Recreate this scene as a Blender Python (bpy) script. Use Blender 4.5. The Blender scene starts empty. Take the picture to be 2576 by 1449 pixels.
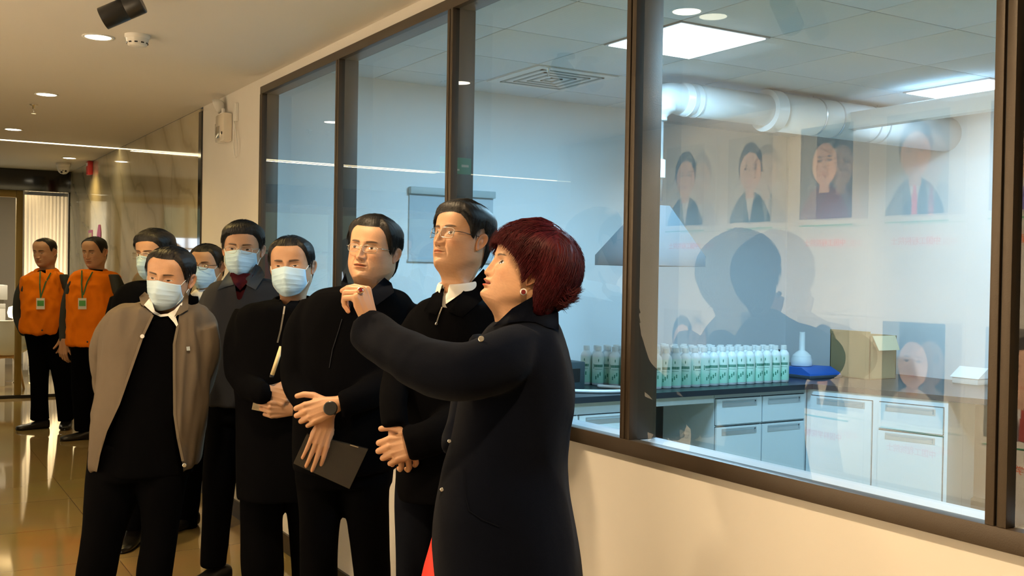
import bpy, bmesh, math, random
import numpy as np
from mathutils import Vector, Matrix, noise
random.seed(7); rng = np.random.default_rng(7)
S = bpy.context.scene; COL = S.collection
PI = math.pi

# ------------------------------------------------------------------ camera
FPX, CX, CY = 2605.736, 1288.0, 724.5
YAW, PIT, ROL = .5459296, -.01290837, .01692856
cam_d = np.array([-math.cos(YAW)*math.cos(PIT), math.sin(YAW)*math.cos(PIT), math.sin(PIT)])
_r = np.cross(cam_d, [0, 0, 1]); _r /= np.linalg.norm(_r); _u = np.cross(_r, cam_d)
cam_r = math.cos(ROL)*_r + math.sin(ROL)*_u
cam_u = -math.sin(ROL)*_r + math.cos(ROL)*_u
CAM = np.array([0.0, -1.85, 1.50])
cd = bpy.data.cameras.new('camera'); co = bpy.data.objects.new('camera', cd); COL.objects.link(co)
cd.sensor_width = 36; cd.lens = FPX*36/2576; cd.clip_start = .05
m = Matrix.Identity(4)
for i in range(3):
    m[i][0] = cam_r[i]; m[i][1] = cam_u[i]; m[i][2] = -cam_d[i]; m[i][3] = CAM[i]
co.matrix_world = m
S.camera = co

# ------------------------------------------------------------------ world and light
W_ = bpy.data.worlds.new('world'); S.world = W_; W_.use_nodes = True
W_.node_tree.nodes['Background'].inputs[0].default_value = (.9, .8, .62, 1)
W_.node_tree.nodes['Background'].inputs[1].default_value = .04
S.view_settings.view_transform = 'Standard'; S.view_settings.look = 'None'
S.view_settings.exposure = 0.0; S.view_settings.gamma = 1.0
S.view_settings.use_curve_mapping = False
cy = S.cycles
cy.use_denoising = True; cy.max_bounces = 7; cy.transparent_max_bounces = 14
cy.diffuse_bounces = 4; cy.glossy_bounces = 5; cy.caustics_reflective = False; cy.caustics_refractive = False
cy.sample_clamp_indirect = 6; cy.use_adaptive_sampling = True; cy.adaptive_threshold = .03

WARM = (1.0, .71, .40); WARMER = (1.0, .68, .22); COOL = (.42, .75, 1.0)
def lamp(kind, name, loc, power, color, rot=None, size=.1, **k):
    l = bpy.data.lights.new(name, kind); l.energy = power; l.color = color
    if kind == 'AREA':
        l.shape = 'RECTANGLE'; l.size = size; l.size_y = k.get('size_y', size)
    else:
        l.shadow_soft_size = size
    if kind == 'SPOT':
        l.spot_size = k.get('spot', 2.0); l.spot_blend = k.get('blend', .6)
    o = bpy.data.objects.new(name, l); COL.objects.link(o); o.location = loc
    if rot is not None:
        o.rotation_euler = Vector(rot).to_track_quat('-Z', 'Y').to_euler()
    return o
ZC = 2.603          # corridor ceiling
ZL = 2.70           # laboratory ceiling
DOWN = [(-3.31, -.98), (-5.28, -.98), (-7.23, -.965), (-9.24, -.962), (-11.28, -.25), (-1.34, -.98), (.6, -.98)]
DPOW = [120, 70, 36, 17, 24, 155, 130]
for (x, y), p in zip(DOWN, DPOW):
    lamp('SPOT', 'downlight_lamp', (x, y, ZC-.03), p, WARM if x > -5 else WARMER, (0, 0, -1), .05, spot=2.5, blend=.8)
TRACK = [(-4.30, -1.05), (-2.85, -1.08), (-1.45, -1.08)]
TDIR = Vector((-.38, -.78, -.42)).normalized()
for x, y in TRACK:
    lamp('SPOT', 'track_spot_lamp', Vector((x, y, 2.50))+TDIR*.105, 1120, (1, .76, .48), TDIR, .03, spot=1.3, blend=1.0)
for x, y in ((-4.03, 1.60), (-4.03, 3.85), (-1.6, 1.6), (-1.6, 3.6), (-5.3, 1.0)):  # the pair nearer the camera is unseen, added to light the laboratory
    if x != -5.3:
        lamp('AREA', 'light_panel_lamp', (x, y, ZL-.03), (96 if y < 3 else 12) if x < -3 else (82 if y < 3 else 22), COOL, (0, 0, -1), .56)
lamp('AREA', 'strip_lamp', (-10.03, -1.6, ZC-.02), 10, (1, .78, .4), (0, 0, -1), .06, size_y=3.0)
lamp('AREA', 'hall_fill', (-13.9, -1.4, 2.5), 85, (1, .84, .60), (0, 0, -1), 1.6)  # fill light without a fixture, added to brighten the far room

# ------------------------------------------------------------------ materials
def lin(r, g, b):
    f = lambda c: ((c/255)/12.92 if c/255 <= .04045 else ((c/255+.055)/1.055)**2.4)
    return (f(r), f(g), f(b), 1)
def mat(name, col=(.5, .5, .5), rough=.6, metal=0, spec=.5, bump=0, bscale=200, var=0, vscale=8, sheen=0, emit=None, es=0, sss=0, coat=0):
    M = bpy.data.materials.new(name); M.use_nodes = True; nt = M.node_tree; N = nt.nodes; L = nt.links
    b = N['Principled BSDF']; c = tuple(col)[:3]+(1,)
    b.inputs['Base Color'].default_value = c; b.inputs['Roughness'].default_value = rough
    b.inputs['Metallic'].default_value = metal; b.inputs['Specular IOR Level'].default_value = spec
    b.inputs['Sheen Weight'].default_value = sheen; b.inputs['Coat Weight'].default_value = coat
    if sss:
        b.inputs['Subsurface Weight'].default_value = sss; b.inputs['Subsurface Radius'].default_value = (.012, .004, .002)
        b.inputs['Subsurface Scale'].default_value = 1.0
    if emit:
        b.inputs['Emission Color'].default_value = tuple(emit)[:3]+(1,); b.inputs['Emission Strength'].default_value = es
    tc = N.new('ShaderNodeTexCoord')
    if var:
        n = N.new('ShaderNodeTexNoise'); n.inputs['Scale'].default_value = vscale; n.inputs['Detail'].default_value = 5
        L.new(tc.outputs['Object'], n.inputs['Vector'])
        mx = N.new('ShaderNodeMix'); mx.data_type = 'RGBA'
        mx.inputs[6].default_value = tuple(x*(1-var) for x in c[:3])+(1,); mx.inputs[7].default_value = tuple(min(1, x*(1+var)) for x in c[:3])+(1,)
        L.new(n.outputs['Fac'], mx.inputs[0]); L.new(mx.outputs[2], b.inputs['Base Color'])
    if bump:
        n = N.new('ShaderNodeTexNoise'); n.inputs['Scale'].default_value = bscale; n.inputs['Detail'].default_value = 3
        L.new(tc.outputs['Object'], n.inputs['Vector'])
        bp = N.new('ShaderNodeBump'); bp.inputs['Strength'].default_value = bump; bp.inputs['Distance'].default_value = .002
        L.new(n.outputs['Fac'], bp.inputs['Height']); L.new(bp.outputs['Normal'], b.inputs['Normal'])
    return M
def vcol_mat(name, rough=.5, sss=.12, spec=.45, bump=.15, bscale=350):
    M = mat(name, rough=rough, spec=spec, bump=bump, bscale=bscale, sss=sss)
    a = M.node_tree.nodes.new('ShaderNodeVertexColor'); a.layer_name = 'Col'
    M.node_tree.links.new(a.outputs['Color'], M.node_tree.nodes['Principled BSDF'].inputs['Base Color'])
    return M
def glass_mat(name, tint=(.93, .97, .98), r0=.115):
    M = bpy.data.materials.new(name); M.use_nodes = True; nt = M.node_tree; N = nt.nodes; L = nt.links
    N.clear(); out = N.new('ShaderNodeOutputMaterial'); mx = N.new('ShaderNodeMixShader')
    t = N.new('ShaderNodeBsdfTransparent'); t.inputs[0].default_value = tint+(1,)
    g = N.new('ShaderNodeBsdfGlossy'); g.inputs['Roughness'].default_value = 0.0
    ge = N.new('ShaderNodeNewGeometry'); d = N.new('ShaderNodeVectorMath'); d.operation = 'DOT_PRODUCT'
    L.new(ge.outputs['Normal'], d.inputs[0]); L.new(ge.outputs['Incoming'], d.inputs[1])
    def ma(op, a, bv=None):
        n = N.new('ShaderNodeMath'); n.operation = op
        if isinstance(a, (int, float)): n.inputs[0].default_value = a
        else: L.new(a, n.inputs[0])
        if bv is not None:
            if isinstance(bv, (int, float)): n.inputs[1].default_value = bv
            else: L.new(bv, n.inputs[1])
        return n.outputs[0]
    ab = ma('ABSOLUTE', d.outputs['Value']); p = ma('POWER', ma('SUBTRACT', 1.0, ab), 5.0)
    f = ma('ADD', ma('MULTIPLY', p, 1-r0), r0)
    L.new(f, mx.inputs[0]); L.new(t.outputs[0], mx.inputs[1]); L.new(g.outputs[0], mx.inputs[2]); L.new(mx.outputs[0], out.inputs[0])
    return M
M = {}
M['wall'] = mat('cream_paint', (.78, .76, .72), .55, bump=.05, bscale=60, var=.02)
M['ceiling'] = mat('ceiling_paint', (.74, .72, .68), .7, bump=.03, bscale=40)
M['lab_wall'] = mat('lab_paint', (.80, .83, .85), .6)
M['frame'] = mat('bronze_frame', lin(70, 60, 49), .42, metal=.25, bump=.15, bscale=400)
M['groove'] = mat('black_gasket', (.008, .008, .008), .6)
M['glass'] = glass_mat('window_glass', r0=.12); M['glass_inner'] = glass_mat('window_glass_inner', r0=.07)
M['lens'] = glass_mat('lens_glass', (.97, .97, .96), .05)
M['black_panel'] = mat('black_glass_panel', (.012, .012, .012), .08, spec=.6)
M['white'] = mat('white_plastic', (.80, .80, .78), .35)
M['white_matte'] = mat('white_enamel', (.74, .78, .80), .4)
M['black'] = mat('black_plastic', (.012, .012, .012), .35)
M['chrome'] = mat('chrome', (.8, .8, .8), .18, metal=1)
M['gold'] = mat('brass', lin(140, 118, 62), .35, metal=.4)
M['red'] = mat('red_plastic', (.55, .03, .03), .4)
M['led'] = mat('led_glow', (1, .9, .6), emit=(1, .83, .50), es=5)
M['lampglow'] = mat('lamp_glow', (1, .95, .8), emit=(1, .90, .66), es=14)
M['panelglow'] = mat('panel_glow', (1, 1, 1), emit=(.93, .98, 1), es=6)
M['stone'] = mat('black_worktop', (.018, .024, .032), .3, var=.15, vscale=60)
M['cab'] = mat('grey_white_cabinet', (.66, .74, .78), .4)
M['recess'] = mat('handle_recess', (.33, .39, .42), .5)
M['alu'] = mat('aluminium', (.6, .62, .64), .35, metal=.7)
M['steel'] = mat('steel_hood', (.15, .18, .20), .5, metal=.1)
M['pvc'] = mat('white_pvc', (.84, .87, .89), .3)
M['wood'] = mat('beech', lin(200, 160, 105), .45, var=.15, vscale=12)
M['paper'] = mat('paper', (.78, .76, .70), .8)

def skin_col(k=1.0):
    return np.array([.575, .325, .19])*k

# ------------------------------------------------------------------ mesh helpers
def mesh_obj(name, V, F, m, parent=None, smooth=True, col=None, midx=None, loc=None, link=True):
    """link ONE mesh object; V in world space (shifted to the parent's place)"""
    V = np.asarray(V, float).reshape(-1, 3)
    if parent is not None: V = V-np.array(root_loc(parent))
    me = bpy.data.meshes.new(name); me.from_pydata(V.tolist(), [], [tuple(map(int, f)) for f in F]); me.update()
    for q in (m if isinstance(m, (list, tuple)) else [m]): me.materials.append(q)
    if smooth: me.polygons.foreach_set('use_smooth', [True]*len(me.polygons))
    if midx is not None: me.polygons.foreach_set('material_index', list(map(int, midx)))
    if col is not None:
        a = me.color_attributes.new('Col', 'FLOAT_COLOR', 'POINT')
        c = np.ones((len(V), 4)); c[:, :3] = col; a.data.foreach_set('color', c.ravel())
    o = bpy.data.objects.new(name, me); COL.objects.link(o)
    if parent is not None: o.parent = parent
    return o
ROOTS = {}
def root_loc(o):
    p = Vector((0, 0, 0))
    while o is not None: p = p+o.location; o = o.parent
    return tuple(p)
def tag(o, label=None, cat=None, group=None, kind=None):
    if label: o['label'] = label
    if cat: o['category'] = cat
    if group: o['group'] = group
    if kind: o['kind'] = kind
    return o
def thing(name, loc, label, cat, group=None, kind=None):
    o = bpy.data.objects.new(name, None); COL.objects.link(o); o.location = loc; o.empty_display_size = .1
    return tag(o, label, cat, group, kind)
class MB:
    """collects boxes, tubes, lathes; build() links them as one mesh"""
    def __init__(s): s.V = []; s.F = []; s.n = 0
    def add(s, V, F):
        V = np.asarray(V, float).reshape(-1, 3); s.V.append(V); s.F += [tuple(i+s.n for i in f) for f in F]; s.n += len(V); return s
    def box(s, a, b, bev=0):
        bm = bmesh.new(); bmesh.ops.create_cube(bm, size=1)
        a = np.minimum(a, b)*1.0; b_ = np.maximum(a, b)*1.0; b = b_
        for v in bm.verts: v.co = Vector([(a[i]+b[i])/2+v.co[i]*(b[i]-a[i]) for i in range(3)])
        if bev: bmesh.ops.bevel(bm, geom=bm.edges[:], offset=bev, segments=2, affect='EDGES', profile=.5)
        bm.verts.ensure_lookup_table(); bm.verts.index_update()
        s.add([tuple(v.co) for v in bm.verts], [tuple(v.index for v in f.verts) for f in bm.faces]); bm.free(); return s
    def tube(s, P, R, n=16, cap=True): V, F = tube(P, R, n, cap); return s.add(V, F)
    def lathe(s, prof, c=(0, 0, 0), axis=(0, 0, 1), n=28):
        ax = Vector(axis).normalized(); q = ax.to_track_quat('Z', 'Y'); V = []; F = []
        for r, h in prof:
            for k in range(n):
                t = 2*PI*k/n; V.append(tuple(q @ Vector((r*math.cos(t), r*math.sin(t), h))+Vector(c)))
        for i in range(len(prof)-1):
            for k in range(n):
                a = i*n+k; b = i*n+(k+1) % n; F.append((a, b, b+n, a+n))
        return s.add(V, F)
    def quad(s, a, b, c, d): return s.add([a, b, c, d], [(0, 1, 2, 3)])
    def build(s, name, m, parent=None, smooth=False, auto=True):
        o = mesh_obj(name, np.vstack(s.V), s.F, m, parent, smooth=True)
        if not smooth:
            try: o.data.shade_smooth() if False else None
            except Exception: pass
            set_sharp(o.data, 35)
        return o
def set_sharp(me, deg):
    bm = bmesh.new(); bm.from_mesh(me)
    c = math.radians(deg)
    for e in bm.edges:
        if len(e.link_faces) != 2 or e.calc_face_angle(0) > c: e.smooth = False
    bm.to_mesh(me); bm.free()
def frames(P):
    P = [Vector(p) for p in P]; T = []
    for i in range(len(P)):
        a = P[max(0, i-1)]; b = P[min(len(P)-1, i+1)]; T.append((b-a).normalized())
    up = Vector((0, 0, 1)) if abs(T[0].z) < .9 else Vector((0, 1, 0))
    x = T[0].cross(up).normalized(); X = [x]
    for i in range(1, len(P)):
        x = X[-1]-T[i]*X[-1].dot(T[i]); X.append(x.normalized())
    return P, T, X
def tube(P, R, n=16, cap=True):
    P, T, X = frames(P); V = []; F = []
    if not hasattr(R, '__len__'): R = [R]*len(P)
    for p, t, x, r in zip(P, T, X, R):
        y = t.cross(x)
        ra, rb = r if hasattr(r, '__len__') else (r, r)
        for k in range(n):
            a = 2*PI*k/n; V.append(tuple(p+x*math.cos(a)*ra+y*math.sin(a)*rb))
    for i in range(len(P)-1):
        for k in range(n):
            a = i*n+k; b = i*n+(k+1) % n; F.append((a, b, b+n, a+n))
    if cap:
        F.append(tuple(range(n-1, -1, -1))); F.append(tuple(range((len(P)-1)*n, len(P)*n)))
    return V, F
def spline(P, k=6):
    """Catmull-Rom through rows of equal length"""
    P = [np.array(p, float) for p in P]; out = []
    for i in range(len(P)-1):
        a = P[max(0, i-1)]; b = P[i]; c = P[i+1]; d = P[min(len(P)-1, i+2)]
        for j in range(k):
            t = j/k; out.append(.5*((2*b)+(c-a)*t+(2*a-5*b+4*c-d)*t*t+(3*b-a-3*c+d)*t**3))
    out.append(P[-1]); return out
def remesh(V, F, voxel, smooth=6, fac=.5):
    me = bpy.data.meshes.new('tmp'); me.from_pydata([tuple(v) for v in V], [], [tuple(f) for f in F])
    o = bpy.data.objects.new('tmp', me); COL.objects.link(o)
    r = o.modifiers.new('r', 'REMESH'); r.mode = 'VOXEL'; r.voxel_size = voxel; r.adaptivity = 0
    if smooth:
        s = o.modifiers.new('s', 'SMOOTH'); s.iterations = smooth; s.factor = fac
    dg = bpy.context.evaluated_depsgraph_get(); e = o.evaluated_get(dg); m2 = e.to_mesh()
    n = len(m2.vertices); A = np.empty(n*3); m2.vertices.foreach_get('co', A); A = A.reshape(-1, 3)
    Fo = [tuple(p.vertices) for p in m2.polygons]
    B = np.empty(n*3); m2.vertex_normals.foreach_get('vector', B); B = B.reshape(-1, 3)
    e.to_mesh_clear(); bpy.data.objects.remove(o); bpy.data.meshes.remove(me)
    return A, Fo, B
def ray(px, py):
    return (px-CX)/FPX*cam_r-(py-CY)/FPX*cam_u+cam_d
def W(px, py, dep):
    """world point seen at a photo pixel, dep metres along the viewing direction"""
    return CAM+ray(px, py)*dep
def pix(V):
    q = np.asarray(V)-CAM; z = q@cam_d
    return np.stack([CX+FPX*(q@cam_r)/z, CY-FPX*(q@cam_u)/z, z], -1)
def text_mesh(body, size):
    t = bpy.data.curves.new('t', 'FONT'); t.body = body; t.size = size; t.align_x = 'CENTER'; t.extrude = .0004; t.resolution_u = 2
    o = bpy.data.objects.new('t', t); COL.objects.link(o)
    dg = bpy.context.evaluated_depsgraph_get(); m = o.evaluated_get(dg).to_mesh()
    V = np.array([v.co[:] for v in m.vertices]); F = [tuple(p.vertices) for p in m.polygons]
    o.evaluated_get(dg).to_mesh_clear(); bpy.data.objects.remove(o); bpy.data.curves.remove(t)
    return V, F
# ------------------------------------------------------------------ the setting
def struct(name, mb, m, smooth=False):
    o = mb.build(name, m); o['kind'] = 'structure'; return o
def floor_mat():
    Mx = mat('polished_tile', lin(150, 130, 88), .06, spec=.75)
    nt = Mx.node_tree; N = nt.nodes; L = nt.links; b = N['Principled BSDF']; tc = N['Texture Coordinate']
    br = N.new('ShaderNodeTexBrick'); br.offset = 0; br.inputs['Scale'].default_value = 1.0
    br.inputs['Brick Width'].default_value = .8; br.inputs['Row Height'].default_value = .8
    br.inputs['Mortar Size'].default_value = .0025; br.inputs['Mortar'].default_value = lin(120, 100, 70)
    br.inputs['Color1'].default_value = lin(166, 144, 98); br.inputs['Color2'].default_value = lin(158, 137, 92)
    n = N.new('ShaderNodeTexNoise'); n.inputs['Scale'].default_value = 1.6; n.inputs['Detail'].default_value = 8
    mx = N.new('ShaderNodeMix'); mx.data_type = 'RGBA'; mx.blend_type = 'MULTIPLY'; mx.inputs[0].default_value = .35
    L.new(tc.outputs['Object'], br.inputs['Vector']); L.new(tc.outputs['Object'], n.inputs['Vector'])
    L.new(br.outputs['Color'], mx.inputs[6]); L.new(n.outputs['Color'], mx.inputs[7]); L.new(mx.outputs[2], b.inputs['Base Color'])
    return Mx
def marble_mat():
    Mx = mat('polished_marble', lin(186, 176, 150), .05, spec=.8, coat=.25)
    Mx.node_tree.nodes['Principled BSDF'].inputs['Coat Roughness'].default_value = .02
    nt = Mx.node_tree; N = nt.nodes; L = nt.links; b = N['Principled BSDF']; tc = N['Texture Coordinate']
    mp = N.new('ShaderNodeMapping'); mp.inputs['Rotation'].default_value = (0, .9, 0); L.new(tc.outputs['Object'], mp.inputs[0])
    w = N.new('ShaderNodeTexWave'); w.inputs['Scale'].default_value = .8; w.inputs['Distortion'].default_value = 9; w.inputs['Detail'].default_value = 4
    w.inputs['Detail Scale'].default_value = 1.2
    L.new(mp.outputs[0], w.inputs['Vector'])
    cr = N.new('ShaderNodeValToRGB'); e = cr.color_ramp.elements
    e[0].position = 0; e[0].color = lin(172, 162, 134); e[1].position = .06; e[1].color = lin(188, 178, 150)
    el = e.new(.8); el.color = lin(200, 190, 164)
    L.new(w.outputs['Fac'], cr.inputs[0]); L.new(cr.outputs[0], b.inputs['Base Color'])
    return Mx
M['floor'] = floor_mat(); M['marble'] = marble_mat()
XL, XR = -17.5, 2.2
struct('floor', MB().box((XL, -6.6, -.1), (XR, 4.75, 0)), M['floor'])
struct('ceiling_corridor', MB().box((XL, -6.6, ZC), (XR, .0, ZC+.1)), M['ceiling'])
# window wall
w = MB(); w.box((-7.12, 0, 0), (-5.84, .1, ZC)); w.box((-5.84, 0, 0), (XR, .1, .985)); w.box((-5.84, 0, 2.55), (XR, .1, 2.76))
w.box((-7.12, 0, ZC), (-5.84, .1, 2.76))
struct('wall_window', w, M['wall'])
struct('baseboard_window', MB().box((-7.12, -.012, 0), (XR, .0, .10)), mat('dark_skirting', (.03, .022, .015), .4))
mw = MB()
xs = [-7.19, -7.99, -9.2, -10.4, -11.6, -12.42]
for a, b in zip(xs[1:], xs[:-1]):
    for z0, z1 in ((0, 1.2), (1.202, 2.6)): mw.box((a+.0012, .0, z0), (b-.0012, .1, z1))
struct('wall_marble', mw, M['marble'])
struct('trim_1', MB().box((-7.19, -.012, 0), (-7.12, .1, ZC-.03)), M['black_panel'])
struct('wall_opposite', MB().box((-7.4, -3.2, 0), (XR, -3.075, ZC)), M['wall'])
struct('wall_behind', MB().box((XR, -3.2, 0), (XR+.1, 4.75, 2.76)), M['wall'])
struct('wall_hall', MB().box((XL, -6.7, 0), (XR, -6.6, ZC)), M['wall'])
struct('wall_far', MB().box((XL-.1, -6.6, 0), (XL, .6, ZC)), mat('hall_paint', (.72, .68, .6), .5))
struct('wall_hall_side', MB().box((XL, .5, 0), (-12.95, .6, ZC)), M['wall'])
# window 1 : bronze frame with two panes per bay
win = thing('window_1', (-2.4, 0, 1.03), 'long bronze-framed interior window of the laboratory', None, kind='structure')
mull = [-5.82, -4.655, -3.51, -2.385, -1.215, -.045, 1.1]
MB().box((-5.84, -.012, 2.508), (1.12, .085, 2.55), .002).build('top_rail', M['frame'], win)
MB().box((-5.84, -.014, .985), (1.12, .022, 1.03), .002).build('bottom_rail', M['frame'], win)
MB().box((-5.84, .022, .985), (1.12, .10, 1.028)).build('inner_sill', mat('inner_sill_grey', (.55, .6, .66), .3), win)
for x in mull:
    b = MB(); b.box((x-.0225, -.013, 1.03), (x-.003, .086, 2.508), .0015); b.box((x+.003, -.013, 1.03), (x+.0225, .086, 2.508), .0015)
    q = b.build('mullion', M['frame'], win)
    g = MB().box((x-.003, -.006, 1.03), (x+.003, .07, 2.508)).build('gasket', M['groove'], q)
for a, b in zip(mull[:-1], mull[1:]):
    for y in (.002, .0745):
        MB().quad((a+.0225, y, 1.03), (b-.0225, y, 1.03), (b-.0225, y, 2.508), (a+.0225, y, 2.508)).build('glass_pane', M['glass'] if y < .05 else M['glass_inner'], win)
# laboratory shell
XF1, XF2, YJ, YB = -5.95, -6.30, 2.85, 4.70
struct('wall_lab_far', MB().box((XF1-.5, .1, 0), (XF1, YJ, 2.76)).box((XF2-.15, YJ, 0), (XF2, YB, 2.76)), M['lab_wall'])
struct('wall_lab_back', MB().box((XF2-.15, YB, 0), (XR, YB+.1, 2.76)), M['lab_wall'])
def lab_ceiling():
    Mx = mat('ceiling_tile', (.63, .72, .79), .6)
    nt = Mx.node_tree; N = nt.nodes; L = nt.links; b = N['Principled BSDF']; tc = N['Texture Coordinate']
    ch = N.new('ShaderNodeTexVoronoi'); ch.inputs['Scale'].default_value = 42; ch.inputs['Randomness'].default_value = 0
    L.new(tc.outputs['Object'], ch.inputs['Vector'])
    bp = N.new('ShaderNodeBump'); bp.inputs['Strength'].default_value = .5; bp.inputs['Distance'].default_value = .004
    L.new(ch.outputs['Distance'], bp.inputs['Height']); L.new(bp.outputs['Normal'], b.inputs['Normal'])
    return Mx
M['tile'] = lab_ceiling()
xg = [-6.4+.0]+[-5.60+.617*k for k in range(13)]; yg = [.1, .155]+[.74+.587*k for k in range(7)]
ct = MB()
gx = [-6.45]+[-6.22+.617*k for k in range(14)]
gy = [.1]+[.155+.587*k for k in range(9)]
panel_cells = []
for i in range(len(gx)-1):
    for j in range(len(gy)-1):
        y1 = min(gy[j+1], YB)
        if gy[j] >= YB: continue
        cxm, cym = (gx[i]+gx[i+1])/2, (gy[j]+y1)/2
        hit = False
        for px_, py_ in ((-4.03, 1.60), (-4.03, 3.95), (-1.6, 1.6), (-1.6, 3.95)):  # nearer pair: out-of-view panels added for laboratory light
            if abs(cxm-px_) < .30 and abs(cym-py_) < .30: panel_cells.append((gx[i], gx[i+1], gy[j], y1)); hit = True
        if not hit: ct.box((gx[i]+.004, gy[j]+.004, ZL), (gx[i+1]-.004, y1-.004, ZL+.012), .0015)
struct('ceiling_lab', ct, M['tile'])
struct('ceiling_lab_deck', MB().box((XF2-.3, 0, ZL+.03), (XR, YB, ZL+.06)), mat('grid_shadow', (.16, .2, .23), .8))
lab_l = ['square light panel in the laboratory ceiling above the hood', 'light panel by the back wall, half hidden behind the square branch duct',
         'unseen square light panel added to light the near side of the laboratory', 'unseen light panel added to light the far right of the laboratory']
panel_cells.sort()
for k, (a, b, c, d) in enumerate(panel_cells):
    t = thing('ceiling_light_panel', ((a+b)/2, (c+d)/2, ZL), lab_l[min(k, 3)], 'ceiling light', 'square light panels in the laboratory ceiling')
    MB().box((a+.006, c+.006, ZL-.006), (b-.006, d-.006, ZL+.010)).build('frame', M['alu'], t)
    MB().box((a+.022, c+.022, ZL-.009), (b-.022, d-.022, ZL-.004)).build('diffuser', M['panelglow'], t)
# hall at the far end : black header, glazed screen, door frame
struct('trim_2', MB().box((-13.05, -5.2, 2.36), (-12.93, .08, ZC)), M['black_panel'])
struct('trim_3', MB().box((-13.0, -5.2, 0.0), (-12.94, .08, .035)), M['black'])
struct('wall_end_return', MB().box((-12.94, .0, 0), (-12.42, .1, ZC)), M['marble'])
d1 = thing('door_1', (-12.99, -.6, 0), 'glass screen with brass door frame', None, kind='structure')
MB().box((-13.02, -.565, 0.035), (-12.95, -.495, 2.36), .004).box((-13.02, -2.2, 2.28), (-12.95, -.565, 2.36), .004).build('door_frame', M['gold'], d1)
MB().box((-13.01, -.012, .035), (-12.97, .012, 2.36)).build('jamb', M['black'], d1)
MB().quad((-12.985, -.495, .035), (-12.985, -.012, .035), (-12.985, -.012, 2.36), (-12.985, -.495, 2.36)).build('glass_pane', M['glass'], d1)
# bright street window reflected in the marble
w2 = thing('window_2', (-13.0, -3.0, 0), 'street window with daylight', None, kind='structure')
MB().box((-13.03, -4.9, .1), (-13.0, -1.05, 2.25)).build('window_pane', mat('daylight', (.1, .1, .1), emit=(.48, .58, .36), es=.35), w2)
MB().box((-12.995, -2.75, 1.32), (-12.985, -2.36, 1.52)).build('bright_pane', mat('bright_daylight', (.1, .1, .1), emit=(.7, .85, 1), es=3.0), w2)
MB().box((-12.995, -1.52, 1.60), (-12.985, -1.14, 1.88)).build('bright_pane', bpy.data.materials['bright_daylight'], w2)
MB().box((-12.995, -3.9, 1.25), (-12.985, -3.3, 1.5)).build('bright_pane', bpy.data.materials['bright_daylight'], w2)
f_ = MB()
for y in (-4.9, -4.05, -3.2, -2.3, -1.34, -1.05): f_.box((-13.02, y-.02, .1), (-12.97, y+.02, 2.25))
f_.box((-13.02, -4.9, 1.74), (-12.97, -1.05, 1.76)); f_.build('window_frame', M['black'], w2)
# ------------------------------------------------------------------ corridor fittings
dl_lab = ['recessed downlight above the camera side, mirrored in the nearest panes', 'bright recessed downlight beside the smoke detector',
          'recessed downlight in front of the sprinkler head', 'small recessed downlight just before the ceiling light strip',
          'recessed downlight beyond the light strip, near the dome camera', 'recessed downlight over the nearest window bay', 'recessed downlight behind the camera']
for (x, y), l in zip(DOWN, dl_lab):
    t = thing('downlight', (x, y, ZC), l, 'ceiling light', 'round downlights in the corridor ceiling')
    MB().lathe([(.072, 0), (.074, -.004), (.066, -.006), (.058, -.002)], (x, y, ZC)).build('trim_ring', M['white'], t, smooth=True)
    MB().lathe([(0, -.0035), (.058, -.0035)], (x, y, ZC)).build('lens', M['lampglow'], t)
tl = ['black cylinder spotlight hanging under the corridor ceiling by the smoke detector', 'black cylinder spotlight mirrored high in the second pane from the right', 'black cylinder spotlight nearest the camera']
for (x, y), l in zip(TRACK, tl):
    t = thing('cylinder_spotlight', (x, y, ZC), l, 'spotlight', 'black cylinder spotlights')
    MB().lathe([(0, 0), (.045, 0), (.045, -.018), (.012, -.02), (.012, -.05), (0, -.05)], (x, y, ZC)).build('ceiling_mount', M['black'], t, smooth=False)
    c = Vector((x, y, 2.515)); a = c-TDIR*.080; 
    MB().lathe([(0, 0), (.041, 0), (.044, .004), (.044, .065), (.0428, .067), (.044, .069), (.044, .165), (.041, .165), (.039, .145), (0, .14)], tuple(a), tuple(TDIR), 36).build('housing', M['black'], t)
    MB().lathe([(0, .1385), (.034, .139), (.0385, .160)], tuple(a), tuple(TDIR), 30).build('reflector', mat('spot_reflector', (.8, .7, .5), .3, emit=(1, .8, .5), es=2.0), t)
t = thing('smoke_detector', (-5.13, -.83, ZC), 'round white smoke detector on the ceiling behind the black spotlight', 'smoke detector')
x, y = -5.13, -.83
MB().lathe([(.058, 0), (.058, -.012), (.052, -.018)], (x, y, ZC)).build('base_plate', M['white'], t, smooth=True)
MB().lathe([(.052, -.018), (.05, -.03), (.043, -.05), (.03, -.055), (0, -.056)], (x, y, ZC)).build('cover', M['white'], t, smooth=True)
b = MB()
for k in range(10):
    a = 2*PI*k/10; b.box((-.007, -.002, -.003), (.007, .002, .003)); V = b.V[-1]
    R_ = np.array([[math.cos(a), -math.sin(a), 0], [math.sin(a), math.cos(a), 0], [0, 0, 1]])
    b.V[-1] = (V+np.array([0, -.0475, -.040]))@R_.T+np.array([x, y, ZC])
b.build('vent_slot', M['black'], t)
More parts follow.
